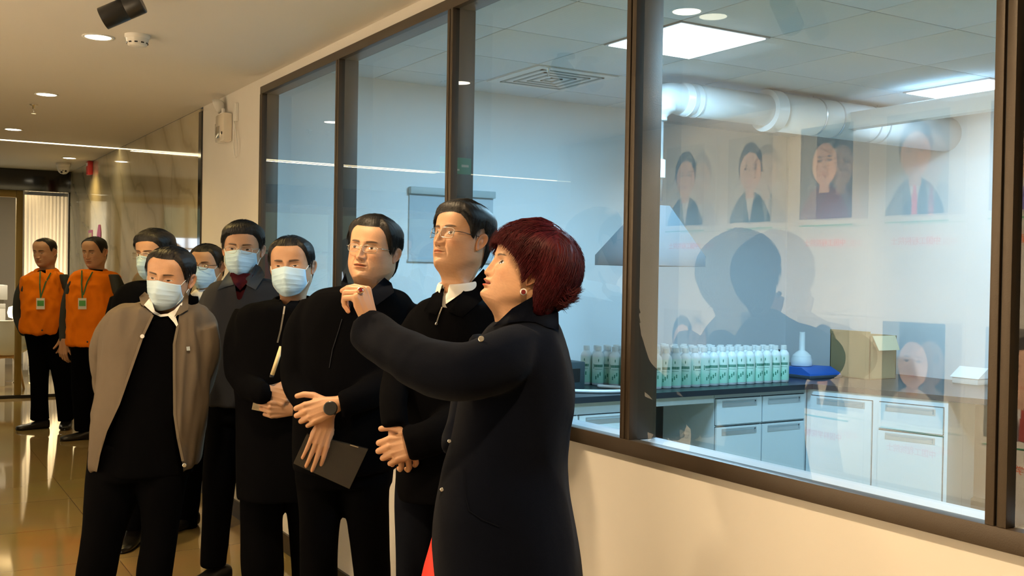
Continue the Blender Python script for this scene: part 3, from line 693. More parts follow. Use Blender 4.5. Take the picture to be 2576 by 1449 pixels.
# ------------------------------------------------------------------ portrait posters on the opposite wall
def portrait(seed, bgc, suit, tie, skin, hairc, female=False, dark=False):
    r_ = random.Random(seed); nx, nz = 70, 92
    u = np.linspace(-1, 1, nx)[None, :]; v = np.linspace(0, 1, nz)[:, None]; u = u+0*v; v = v+0*u
    C = np.zeros((nz, nx, 3)); C[:] = bgc; C *= (1-.25*np.abs(u)**2)[..., None]
    def put(mask, c): 
        m_ = np.clip(mask, 0, 1)[..., None]; C[:] = C*(1-m_)+np.array(c)*m_
    sm = lambda d, w=.03: np.clip(.5-d/w, 0, 1)
    jit = r_.uniform(-.05, .05)
    sh = sm(np.abs(u-jit)-(.92*np.clip((.36-v)/.30, 0, 1)**.42))*(v < .38); put(sh, suit)
    put(sm(np.abs(u-jit)-.20*np.clip((v-.02)/.35, 0, 1)**.8+.0)*(v < .39)*(v > .02)*(0 if female else 1), (.72, .74, .76))
    if tie: put(sm(np.abs(u-jit)-.055-.03*(v < .2))*(v < .31), tie)
    put(sm(np.abs(u-jit)-.19)*(v > .28)*(v < .5), np.array(skin)*.85)
    hr = np.sqrt(((u-jit)/(.55 if not female else .62))**2+((v-.66)/(.27 if not female else .29))**2); put(sm(hr-1, .06), hairc)
    if female: put(sm(np.abs(u-jit)-.48)*(v > .42)*(v < .68), hairc)
    fr = np.sqrt(((u-jit)/.47)**2+((v-.585)/.225)**2); put(sm(fr-1, .06), skin)
    for s in (-1, 1):
        put(sm(np.sqrt(((u-jit-s*.20)/.10)**2+((v-.625)/.013)**2)-1, .5), (.06, .04, .03))
        put(sm(np.sqrt(((u-jit-s*.20)/.13)**2+((v-.665)/.009)**2)-1, .6)*.8, (.08, .06, .05))
    put(sm(np.sqrt(((u-jit)/.06)**2+((v-.545)/.02)**2)-1, .7)*.35, np.array(skin)*.55)
    put(sm(np.sqrt(((u-jit)/.12)**2+((v-.475)/.012)**2)-1, .5)*.8, (.42, .16, .13))
    return C, nx, nz
M['photo'] = vcol_mat('photo_print', .45, 0, .4, 0)
M['poster'] = mat('poster_white', (.80, .79, .75), .5)
M['ink_red'] = mat('ink_red', (.70, .12, .03), .6); M['ink_green'] = mat('ink_green', (.03, .22, .13), .6); M['ink_grey'] = mat('ink_grey', (.20, .25, .22), .6)
YP = -3.075
sk = [(.55, .36, .27), (.6, .42, .33), (.5, .32, .24)]
specs = [((.55, .57, .55), (.03, .04, .06), None), ((.42, .44, .44), (.035, .06, .08), None), ((.08, .09, .12), (.10, .03, .05), None), ((.30, .34, .38), (.02, .035, .06), (.5, .03, .06)),
         ((.12, .08, .06), (.04, .04, .05), (.1, .1, .3)), ((.2, .25, .3), (.03, .03, .04), (.4, .05, .05)), ((.5, .5, .48), (.05, .05, .08), None), ((.2, .3, .4), (.03, .03, .05), (.1, .15, .4)), ((.3, .3, .3), (.04, .04, .05), None)]
specs2 = [((.60, .60, .58), (.04, .04, .05), None), ((.2, .22, .25), (.05, .05, .07), (.2, .05, .05)), ((.5, .5, .48), (.08, .08, .1), None), ((.05, .08, .12), (.45, .45, .46), None),
          ((.10, .10, .10), (.12, .12, .14), (.3, .05, .05)), ((.3, .3, .3), (.03, .03, .04), None), ((.2, .3, .3), (.05, .04, .04), None), ((.4, .4, .4), (.03, .03, .05), (.4, .1, .1)), ((.3, .3, .3), (.04, .04, .05), None)]
titles = ['中国工程院院士', '中国科学院院士']
for k in range(9):
    xc = -5.735+.652*k
    for row, sp_ in ((0, specs), (1, specs2)):
        zb = 1.875 if row == 0 else .70; bgc, suit, tie = sp_[k]
        lab = ('%s row portrait poster with %s, %s' % ('upper' if row == 0 else 'lower',
               ('red tie' if tie and tie[0] > tie[2] else 'blue tie' if tie else 'no tie'), ('%s from the far end' % ['first', 'second', 'third', 'fourth', 'fifth', 'sixth', 'seventh', 'eighth', 'ninth'][k])))
        t = thing('portrait_poster', (xc, YP, zb-.6), lab, 'poster', 'portrait posters on the opposite wall')
        MB().box((xc-.324, YP+.001, zb-.585), (xc+.324, YP+.004, zb+.61 if row == 0 else zb+.585)).build('sheet', M['poster'], t)
        Cc, nx, nz = portrait(k*7+row*3+1, bgc, suit, tie, sk[(k+row) % 3], (.03, .03, .035), female=(row == 1 and k in (3,)) or (row == 0 and k == 2))
        w2_, h2_ = .205, .57
        V = [(xc+(-1+2*i/(nx-1))*-w2_, YP+.007, zb+h2_*j/(nz-1)) for j in range(nz) for i in range(nx)]
        F = [(j*nx+i, j*nx+i+1, (j+1)*nx+i+1, (j+1)*nx+i) for j in range(nz-1) for i in range(nx-1)]
        mesh_obj('photo', V, F, M['photo'], t, col=Cc.reshape(-1, 3))
        MB().box((xc-.21, YP+.004, zb-.045), (xc+.21, YP+.006, zb-.037)).build('rule_line', M['ink_green'], t)
        TV, TF = text_mesh(titles[(k+row) % 2 if k != 3 else 0], .047)
        TV = np.array([(xc-x_, YP+.0055-z_, zb-.165+y_) for x_, y_, z_ in TV]); mesh_obj('title_text', TV, [f[::-1] for f in TF], M['ink_red'], t, smooth=False)
        b = MB(); rr = random.Random(k+row*50)
        for q_ in range(3): b.box((xc+.06-q_*.05, YP+.004, zb-.105), (xc+.06-q_*.05-.04, YP+.0055, zb-.068))
        b.build('name_marks', M['ink_red'], t)
        b = MB()
        for q_, (zz, ln) in enumerate(((.245, .44), (.268, .30 if k % 2 else .18), (.31, .38), (.333, .44), (.356, .20))):
            xx = xc+.22; x9 = xx-ln
            while xx > x9:
                ww = rr.uniform(.010, .016); b.box((xx, YP+.004, zb-zz), (xx-ww, YP+.0052, zb-zz+.012)); xx -= ww+.003
        b.build('body_text', M['ink_grey'], t)
# ------------------------------------------------------------------ people
M['skin'] = vcol_mat('skin', .48, .10, .4, .25, 500)
M['eye'] = vcol_mat('eye_surface', .08, 0, .6, 0)
def sstep(a, b, x):
    t = np.clip((x-a)/(b-a), 0, 1); return t*t*(3-2*t)
ZT = np.array([-.30, -.26, -.20, -.165, -.142, -.130, -.120, -.112, -.104, -.095, -.082, -.065, -.04, -.015, .01, .03, .045])
WT = np.array([.085, .066, .056, .053, .0525, .0530, .0545, .0560, .0575, .0595, .0630, .0675, .0715, .0745, .0762, .077, .0775])
FT = np.array([.045, .036, .030, .027, .029, .038, .056, .074, .0835, .0865, .0865, .0865, .0865, .087, .089, .0915, .092])
BT = np.array([.085, .078, .072, .069, .068, .068, .069, .070, .071, .073, .077, .084, .091, .097, .100, .101, .102])
NT = np.array([2, 2, 2, 2, 1.95, 1.8, 1.65, 1.6, 1.62, 1.68, 1.78, 1.9, 2.1, 2.25, 2.3, 2.3, 2.3])
def smooth_interp(z, T):
    v = sum(np.interp(z+d, ZT, T)*w for d, w in ((-.008, .2), (0, .6), (.008, .2)))
    return v
def skull(z, fat=1.0, neckw=1.0):
    w = smooth_interp(z, WT); f = smooth_interp(z, FT); b = smooth_interp(z, BT); n = smooth_interp(z, NT)
    cheek = np.exp(-((z+.065)/.040)**2); w = w*(1+(fat-1)*cheek*1.0); w = w*np.where(z < -.13, neckw, 1.0+0*(z)) if neckw == 1 else w*(1+(neckw-1)*sstep(-.10, -.15, z))
    f = f+(fat-1)*.03*np.exp(-((z+.12)/.02)**2)
    t = np.clip((z-.045)/.064, 0, .99999)
    k = np.sqrt(1-t**2); kf = np.sqrt(1-t**2.5)
    w = np.where(z > .045, .0775*np.sqrt(1-t**2.4), w); f = np.where(z > .045, .092*kf, f); b = np.where(z > .045, .102*np.sqrt(1-t**2.2), b)
    return w, f, b, n
def head(P, nt=240, nz_face=150):
    """returns V, F, colour, eye mask; local x lateral, y forward, z up; eyes at z=0"""
    fat = P.get('fat', 1.0); fem = P.get('fem', 0)
    z = np.concatenate([np.linspace(-.30, -.14, 12)[:-1], np.linspace(-.14, -.104, 22)[:-1], np.linspace(-.104, .045, nz_face)[:-1], .045+.064*np.sin(np.linspace(0, PI/2, 42))])
    u = np.linspace(-PI, PI, nt, endpoint=False); th = u-.48*np.sin(u)
    Z, T = np.meshgrid(z, th, indexing='ij')
    w, f, b, n = skull(Z, fat, P.get('neckw', 1.0))
    s = np.sin(T); c = np.cos(T)
    n = np.where(c > 0, n, 2.1)
    X = w*np.sign(s)*np.abs(s)**(2/n); Y = np.where(c > 0, f, b)*np.sign(c)*np.abs(c)**(2/n)
    zj = -.070-.040*np.clip(Y/.075, -.3, 1.2); kj = sstep(-.008, .030, zj-Z)*sstep(-.05, .0, Y)*sstep(-.16, -.12, Z); X = X*(1-.13*kj)
    X = X*P.get('wide', 1.05); X0, Y0 = X.copy()/P.get('wide', 1.05), Y.copy()
    fr = sstep(.05, .45, c)
    g = lambda x0, z0, sx, sz: np.exp(-((X0-x0)/sx)**2-((Z-z0)/sz)**2)
    g2 = lambda x0, z0, sx, sz: g(x0, z0, sx, sz)+g(-x0, z0, sx, sz)
    D = np.zeros_like(Z)
    ns = P.get('nose', 1.0)
    # nose
    nr = np.interp(Z, [-.052, -.047, -.043, -.036, -.02, 0, .014, .026], [0, .003, .016, .0215, .016, .0085, .0035, 0])*ns
    sx = np.interp(Z, [-.05, -.036, -.02, 0, .02], [.0098, .0095, .0078, .0068, .010])
    D += nr*np.exp(-(np.abs(X0)/sx)**2.2)
    D += .0088*g2(.0128, -.0375, .0062, .0068)*ns
    D -= .005*g2(.0205, -.036, .004, .008)
    D += .0020*g(0, -.05, .022, .012)
    # eyes and brows
    D -= .0095*g2(.030, .004, .0155, .0125); D -= .004*g2(.014, .004, .006, .012)
    D += .0062*g2(.0315, -.001, .0118, .0085)
    D += .0030*g2(.030, .022, .017, .0065)+.0015*g(0, .024, .012, .01)
    D += .0035*g2(.046, -.024, .016, .014)
    bag = P.get('age', .5); D += .0012*bag*g2(.030, -.0135, .012, .004)
    D -= .0010*bag*g2(.030, -.0185, .013, .003)
    # mouth
    mo = P.get('mouth', 0.0)
    D += .0045*g(0, -.062, .026, .016)
    D += (.0045+.001*fem)*np.exp(-(np.abs(X0)/.0185)**3)*np.exp(-((Z+.0575)/.0042)**2)
    D += (.0048+.0012*fem)*np.exp(-(np.abs(X0)/.0165)**3)*np.exp(-((Z+.0685+mo*.5)/.0046)**2)
    D -= (.0050+mo*1.2)*np.exp(-(np.abs(X0)/.021)**4)*np.exp(-((Z+.0632+mo*.25)/(.0016+mo*.35))**2)
    D -= .0042*g(0, -.079, .018, .0050)
    D += .0062*g(0, -.0985, .017, .011)
    D -= .0012*g(0, -.053, .003, .005)
    # nasolabial folds
    xf = np.interp(-Z, [.036, .05, .066, .08], [.019, .0255, .030, .031]); fold = np.exp(-((np.abs(X0)-xf)/.0028)**2)*sstep(.034, .042, -Z)*sstep(.078, .064, -Z)
    D -= .0013*(.4+bag)*fold; D += .0012*np.exp(-((np.abs(X0)-xf-.007)/.006)**2)*sstep(.03, .045, -Z)*sstep(.085, .065, -Z)
    Y = Y+D*fr
    # colours
    sk = skin_col(P.get('tone', 1.0)); C = np.zeros(Z.shape+(3,)); C[:] = sk
    def mixc(m_, col):
        m_ = np.clip(m_*(c > .1), 0, 1)[..., None]; C[:] = C*(1-m_)+np.array(col)*m_
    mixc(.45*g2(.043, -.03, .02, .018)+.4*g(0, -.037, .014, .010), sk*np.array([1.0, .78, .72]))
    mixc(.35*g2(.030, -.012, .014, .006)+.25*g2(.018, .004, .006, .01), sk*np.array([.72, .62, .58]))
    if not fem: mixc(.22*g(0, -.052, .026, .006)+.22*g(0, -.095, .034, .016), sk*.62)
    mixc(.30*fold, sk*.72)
    lipc = np.array([.46, .16, .12]) if not fem else np.array([.58, .085, .06])
    lw = .0235; ax = np.abs(X0)
    up = -.0632+.0068*np.clip(1-(ax/lw)**2, 0, 1)+.0010*np.exp(-((ax-.006)/.004)**2); lo = -.0632-mo*.6-.0082*np.clip(1-(ax/lw)**2, 0, 1)
    mixc(sstep(0, .0012, up-Z)*sstep(0, .0012, Z-lo)*(ax < lw)*.85, lipc if fem else sk*np.array([.78, .46, .42]))
    mixc(np.exp(-((Z+.0632+mo*.3)/(.0011+mo*.33))**2)*(ax < lw)*.9, (.06, .015, .012) if mo > .001 else sk*.22)
    if mo > .002: mixc(np.exp(-((Z+.0605+mo*.05)/.0012)**2)*(ax < .013)*.9, (.62, .56, .48))
    mixc(np.exp(-((ax-.0072)/.0034)**2-((Z+.0465)/.0022)**2)*.85, sk*.15)  # dark spots stand in for the shade inside the nostrils
    # brows
    zb = .0195+.0035*np.sin(np.clip((ax-.012)/.040, 0, 1)*PI*.75)+P.get('brow', 0)
    bw = np.interp(ax, [.010, .016, .036, .052], [.0030, .0042, .0036, .0014])*P.get('browt', 1.0)
    mixc(np.exp(-((Z-zb)/bw)**4)*sstep(.010, .014, ax)*sstep(.052, .044, ax)*.88, (.025, .018, .014))
    # eyes
    op = P.get('open', 1.0); ex = ax-.0315; ew = .0140; gx, gz = P.get('gaze', (0, 0))
    arch = np.clip(1-(ex/ew)**2, 0, 1)
    tilt = ex*.10
    upl = .0052*op*arch**.75+tilt; lol = -.0032*op*arch**.85+tilt
    inside = (Z < upl) & (Z > lol) & (np.abs(ex) < ew) & (c > .1)
    mixc(np.exp(-((Z-upl-.0035)/.0011)**2)*(np.abs(ex) < ew)*.4*sstep(0, .3, arch), sk*.5)
    mixc(np.exp(-((Z-upl)/.0011)**2)*(np.abs(ex) < ew*1.02)*.95, (.02, .012, .010))
    mixc(np.exp(-((Z-lol)/.0007)**2)*(np.abs(ex) < ew)*.5, sk*.35)
    m_ = inside.astype(float); mixc(m_, (.46, .41, .37))
    sgn = np.sign(X0); ir = np.sqrt((X0-sgn*.0315-gx)**2+(Z-.0012-gz)**2)
    mixc(m_*sstep(.0064, .0056, ir), (.045, .022, .012)); mixc(m_*sstep(.0030, .0024, ir), (.004, .004, .004))
    mixc(m_*np.exp(-((ir-.006)/.0008)**2)*.6, (.02, .012, .01))
    mot = np.sin(X0*310+4*np.sin(Z*170))*np.sin(Z*290+3*np.sin(X0*210))*.035+np.sin(X0*61+1.3)*np.sin(Z*73+T*3)*.05
    C *= (1+mot*(1-m_*1.0))[..., None]; mixc(.30*g2(.030, .0105, .014, .0022), sk*.5); mixc(.25*g2(.012, .006, .004, .012), sk*.55)  # shade under the brow and beside the nose bridge painted into the skin
    # scalp darkening below hair
    H = hair_line(T, Z, P); hm = sstep(-.002, .010, H)[..., None]*P.get('scalp', .9); C[:] = C*(1-hm)+np.array(P.get('hair', (.012, .010, .010)))*hm
    V = np.stack([X, Y, Z], -1); nz_, nt_ = Z.shape
    idx = np.arange(nz_*nt_).reshape(nz_, nt_); a = idx[:-1]; b_ = np.roll(idx, -1, 1)[:-1]; c_ = np.roll(idx, -1, 1)[1:]; d_ = idx[1:]
    F = np.stack([a, d_, c_, b_], -1).reshape(-1, 4)[:, ::-1]
    Fe = inside[:-1] & inside[1:]
    return V.reshape(-1, 3), F.tolist(), C.reshape(-1, 3), Fe.reshape(-1).astype(int), (T, Z, X, Y0)
def hair_line(T, Z, P):
    a = np.degrees(np.abs(T)); st = P.get('style', 'short')
    if st == 'short': k = [(0, .076), (18, .077), (34, .079), (45, .069), (55, .050), (64, .024), (72, -.002), (80, -.010), (87, .022), (97, .034), (106, .012), (114, -.018), (124, -.055), (140, -.075), (180, -.08)]
    elif st == 'bald': k = [(0, .092), (30, .094), (50, .084), (66, .055), (74, .012), (82, .005), (88, .03), (97, .036), (108, .008), (120, -.035), (140, -.06), (180, -.065)]
    elif st == 'bob': k = [(0, .052), (20, .047), (40, .036), (55, .024), (66, .010), (74, -.006), (80, -.020), (86, -.012), (92, .006), (99, .004), (105, -.03), (114, -.085), (140, -.10), (180, -.105)]
    else: k = [(0, .068), (20, .067), (40, .060), (54, .044), (66, .022), (72, -.004), (80, -.012), (87, .022), (97, .034), (106, .012), (114, -.018), (124, -.055), (140, -.075), (180, -.08)]
    if st == 'fringe': Z = Z+.008*np.sin(T)*P.get('part', 1)
    return Z-np.interp(a, [q[0] for q in k], [q[1] for q in k])-P.get('recede', 0)*np.exp(-(a/45)**2)
def hair_thick(T, Z, P):
    H = hair_line(T, Z, P); a = np.degrees(np.abs(T)); top = sstep(.02, .09, Z)
    t0, t1 = P.get('thick', (.006, .020)); t = .7*t0+(.72*t1-.7*t0)*top
    if P.get('style') == 'bob':
        back = sstep(60, 130, a); t = .012+.012*top*sstep(20, 80, a)+back*(.020+.026*np.exp(-((Z-.02)/.06)**2))+.010*top
    return t*sstep(0, P.get('edge', .026), H)**.8
def hair_mesh(P, gridinfo, nstr=700, seed=1):
    T, Z, X0, Y0 = gridinfo; nz_, nt_ = Z.shape
    st0 = 2 if nt_ > 180 else 1
    T, Z, X0, Y0 = [q[:, ::st0] for q in (T, Z, X0, Y0)]; nz_, nt_ = Z.shape
    H = hair_line(T, Z, P); H = H+.0008*np.sin(np.degrees(T)*1.3)*np.sin(np.degrees(T)*.31+1)*(P.get('style') != 'bald'); th = np.where(H > 0, hair_thick(T, Z, P), H*.35)
    C0 = np.array([0, -.005, .03]); E = np.array([.0775*P.get('wide', 1.05), .098, .080])
    def outn(p):
        n_ = (p-C0)/E**2; return n_/np.linalg.norm(n_, axis=-1, keepdims=True)
    p = np.stack([X0, Y0, Z], -1); nn = outn(p); nn[..., 2] = np.where(Z < .0, nn[..., 2]*.2, nn[..., 2]); nn /= np.linalg.norm(nn, axis=-1, keepdims=True)
    rr = np.random.default_rng(seed)
    comb = P.get('comb', (.55, .75)); phase = p[..., 0]*comb[1]*-1+p[..., 1]*comb[0]
    strand = np.sin(phase*700+6*np.sin(p[..., 2]*60))*.0004+np.sin((np.degrees(T))*.9+8*np.sin(Z*40))*.0003
    V = (p+nn*(th+strand*sstep(.001, .006, th))[..., None]).reshape(-1, 3)
    idx = np.arange(nz_*nt_).reshape(nz_, nt_); a = idx[:-1]; b_ = np.roll(idx, -1, 1)[:-1]; c_ = np.roll(idx, -1, 1)[1:]; d_ = idx[1:]
    F = np.stack([a, b_, c_, d_], -1).reshape(-1, 4)
    Hr = np.roll(H, -1, 1); keep = ((H > -.012)[:-1] & (H > -.012)[1:] & (Hr > -.012)[:-1]).reshape(-1); F = F[keep]
    if P.get('style') == 'bob':
        q = V.reshape(nz_, nt_, 3); back = sstep(95, 150, np.degrees(np.abs(T)))*sstep(-.02, -.10, Z)
        q[..., 1] -= back*.030; q[..., 2] -= back*.012; V = q.reshape(-1, 3)
    used = np.unique(F); remap = -np.ones(len(V), int); remap[used] = np.arange(len(used)); V = V[used]; F = remap[F].tolist()
    wd = P.get('wide', 1.05)
    def onskull(c):
        if c[2] > .03:
            e = (c-C0)/E; return C0+e/np.linalg.norm(e)*E
        w_, f_, b_, n_ = [float(q) for q in skull(np.array(c[2]), P.get('fat', 1.0))]; yy = f_ if c[1] > 0 else b_
        k = math.hypot(c[0]/(w_*wd), c[1]/yy); return np.array([c[0]/k, c[1]/k, c[2]])
    # strands
    Vs, Fs = [V], list(F); n0 = len(V); bob = P.get('style') == 'bob'
    SV = []; wid = P.get('swid', .0007)
    tries = 0; made = 0
    while made < nstr and tries < nstr*6:
        tries += 1
        d = rr.normal(size=3); d /= np.linalg.norm(d)
        if bob and tries % 3 == 0:
            aa = rr.uniform(PI*.45, PI*1.55); zz = rr.uniform(-.085, .03); pt = np.array([math.sin(aa)*.08, math.cos(aa)*.1, zz])
        elif P.get('style') != 'bald' and tries % 3 == 1 and not bob:
            aa = rr.uniform(-1.2, 1.2); pt = np.array([math.sin(aa)*.07, math.cos(aa)*.09, rr.uniform(.06, .085)])
        else: pt = C0+d*E
        pt = onskull(pt); t_ = math.atan2(pt[0], pt[1]); z_ = pt[2]
        hl = float(hair_line(np.array(t_), np.array(z_), P))
        if hl < .006: continue
        thk = float(hair_thick(np.array(t_), np.array(z_), P))
        steps = 9 if bob else 6; L_ = (rr.uniform(.05, .13) if bob else rr.uniform(.018, .05)*P.get('slen', 1.0)); pts = []
        topw = float(sstep(.05, .105, z_))
        cv = np.array([comb[0]*(1 if P.get('part', 1) > 0 else -1), comb[1], -.15])
        if bob: cv = np.array([0, .55, -.25]) if pt[1] > -.02 else np.array([.0, -.8, -.4])
        side = np.array([0, -.10 if not bob else .0, -1.0])
        if bob and pt[1] > .0: side = np.array([0, .30, -1.0])
        curl = rr.normal(size=3)*.35
        cur = pt.copy()
        for k in range(steps):
            n_ = outn(cur); tt = k/(steps-1)
            lift = thk+(.0042 if bob else .0012)+P.get('frizz', .0015)*rr.uniform(0, 1)*tt+(.003*tt if not bob else .004*tt**2)
            if cur[1] > 0: lift += .0055*abs(math.sin(2*math.atan2(cur[0], cur[1])))*(1 if bob else .6)
            q = cur+n_*lift
            if bob and cur[2] < -.02 and cur[1] < 0:
                q = q+np.array([0, -1, .5*tt])*((-.02-cur[2])/.08)**2*(.030+.022*rr.random()*tt)
            pts.append(q)
            v = cv*topw+side*(1-topw)+curl*(.5 if bob else .35)*tt; v = v-n_*(v@n_); v /= np.linalg.norm(v)+1e-9
            cur = cur+v*L_/(steps-1)
            cur = onskull(cur)
            topw = float(sstep(.05, .105, cur[2]))
            tq = math.atan2(cur[0], cur[1]); hq = float(hair_line(np.array(tq), np.array(cur[2]), P))
            if hq < (-.010 if bob else -.0035-.004*rr.random()): break
            thk = max(thk*.9, float(hair_thick(np.array(tq), np.array(cur[2]), P)))
        if len(pts) < 3: continue
        made += 1; R = [wid*(1-.75*(i/(len(pts)-1))**2) for i in range(len(pts))]
        tv, tf = tube([tuple(q) for q in pts], R, 3, False); Vs.append(np.array(tv)); Fs += [tuple(i+n0 for i in f_) for f_ in tf]; n0 += len(tv)
    return np.vstack(Vs), Fs
def ear(side, P, n=22, m_=9):
    """auricle: rolled rim, concha, lobe"""
    V = []; F = []
    for i in range(n):
        a = 2*PI*i/n
        rx = .0165+.003*math.sin(a); rz = .031; lob = max(0, -math.sin(a))**2
        for j in range(m_):
            t = j/(m_-1); x_ = math.cos(a)*rx*t*(1-.25*lob)-.002*lob; z_ = math.sin(a)*rz*t
            h = .0045*math.exp(-((t-.86)/.10)**2)*(1-.6*lob)-.004*math.exp(-((t-.40)/.25)**2)+.003*math.exp(-((t-.62)/.08)**2)*(math.cos(a) < .3)*(1-lob)
            if j == m_-1: h = -.003
            V.append((h, x_, z_))
    k = len(V)
    for i in range(n):
        b = (i+1) % n
        for j in range(m_-1):
            q = (i*m_+j, b*m_+j, b*m_+j+1, i*m_+j+1); F.append(q if side < 0 else q[::-1])
    V = np.array(V)
    # back skin
    back = V[[i*m_+m_-1 for i in range(n)]].copy(); inner = back*np.array([1, .55, .6])+np.array([-.012, 0, 0]); i0 = len(V); V = np.vstack([V, inner])
    for i in range(n):
        b = (i+1) % n; q = (i*m_+m_-1, b*m_+m_-1, i0+b, i0+i); F.append(q if side < 0 else q[::-1])
    ang = .42; ca, sa = math.cos(ang), math.sin(ang)
    x, y, z = V[:, 0], V[:, 1], V[:, 2]
    # face outward along x, tipped backward and flared
    yb = -y+z*-.22
    X = (.0775+.010+x*ca-yb*-sa*-1*.9)*1.0; Y = -.004+yb*ca+x*sa*.3; Z_ = -.006+z
    X = .0785*P.get('wide', 1.05)+x*.9+np.clip(-yb+.012, -.01, .05)*.42
    return np.stack([side*X, Y-.006, Z_], -1), F
def rotmat(axis, a): return np.array(Matrix.Rotation(a, 3, Vector(axis)))
def hand(side, curls, thumb, spread=1.0, scale=1.0, voxel=.0024):
    """side +1 right, -1 left. local: y along the fingers, -z palm, x towards the thumb. curls: 4 x 3 degrees; thumb: (out, down, bend)"""
    mb = MB(); L_ = [(.043, .026, .021), (.047, .029, .022), (.044, .027, .022), (.034, .021, .020)]
    bx = [.030, .0100, -.0105, -.030]; by = [.090, .094, .090, .081]; r0 = [.0099, .0101, .0095, .0085]; tips = []
    def cap(p, q, a, b):
        p = Vector(p); q = Vector(q); d = (q-p); n_ = d.normalized()
        P = [p-n_*a*.85, p-n_*a*.5, p, p+d*.5, q, q+n_*b*.55, q+n_*b*.9]; mb.tube([tuple(v) for v in P], [a*.35, a*.82, a, (a+b)/2*.97, b, b*.80, b*.35], 12)
    for i in range(4):
        p = Vector((bx[i], by[i], 0)); ang = 0; yaw = (bx[i])*2.6*spread
        cap((bx[i]*.62, .020, -.002), p, .0125, r0[i]*1.12)
        for j in range(3):
            ang += math.radians(curls[i][j]); d = Vector((math.sin(yaw)*math.cos(ang), math.cos(ang)*math.cos(yaw), -math.sin(ang)))
            q = p+d*L_[i][j]; cap(p, q, r0[i]*(1-.09*j), r0[i]*(1-.09*(j+1))); p = q
        tips.append(p)
    mb.tube([(0, -.032, 0), (0, -.01, 0), (.001, .02, -.002), (0, .06, -.003), (0, .09, 0)], [(.024, .018), (.025, .0185), (.033, .0165), (.040, .0145), (.036, .0095)], 20)
    cap((.018, .015, -.008), (.030, .045, -.012), .015, .013)
    o, dn, bd = [math.radians(v) for v in thumb]; p = Vector((.026, .030, -.010)); d = Vector((math.sin(o)*math.cos(dn), math.cos(o)*math.cos(dn), -math.sin(dn)))
    for L2, a, b, k in ((.036, .0135, .0112, 0), (.030, .0112, .0100, 1), (.023, .0100, .0085, 2)):
        q = p+d*L2; cap(p, q, a, b); p = q
        ax = Vector((0, 0, 1)) if True else d; d = Matrix.Rotation(bd, 3, ax) @ d
        d = Vector((d.x, d.y, d.z-.10*bd)).normalized()
    V, F, _ = remesh(np.vstack(mb.V), mb.F, voxel, 5, .5)
    V = V*scale
    # knuckle and tendon relief
    for i in range(4):
        k = np.exp(-((V[:, 0]-bx[i]*scale)/.006)**2-((V[:, 1]-by[i]*scale)/.008)**2)*(V[:, 2] > 0); V[:, 2] += .0014*k
        V[:, 2] += .0007*np.exp(-((V[:, 0]-bx[i]*.9*scale)/.0035)**2)*(V[:, 1] > .03)*(V[:, 1] < .085)*(V[:, 2] > 0)
    C = np.tile(skin_col(), (len(V), 1))
    for p in tips:
        m_ = np.exp(-(np.linalg.norm(V-np.array(p)*scale, axis=1)/.012)**2)[:, None]; C = C*(1-.35*m_)+skin_col()*np.array([1.02, .75, .72])*.35*m_
    if side > 0: V[:, 0] *= -1; F = [f[::-1] for f in F]
    return V, F, C
def hand_at(side, wrist, fdir, palm, **k):
    V, F, C = hand(side, **k); f_ = Vector(fdir).normalized(); n_ = Vector(palm); n_ = (n_-f_*n_.dot(f_)).normalized()
    z = -n_; x = f_.cross(z)   # right-handed x y z : x = y cross z
    R_ = np.array([x, f_, z])
    # local x is towards the thumb of a right hand; mirrored already for the left
    return V@R_+np.array(wrist), F, C
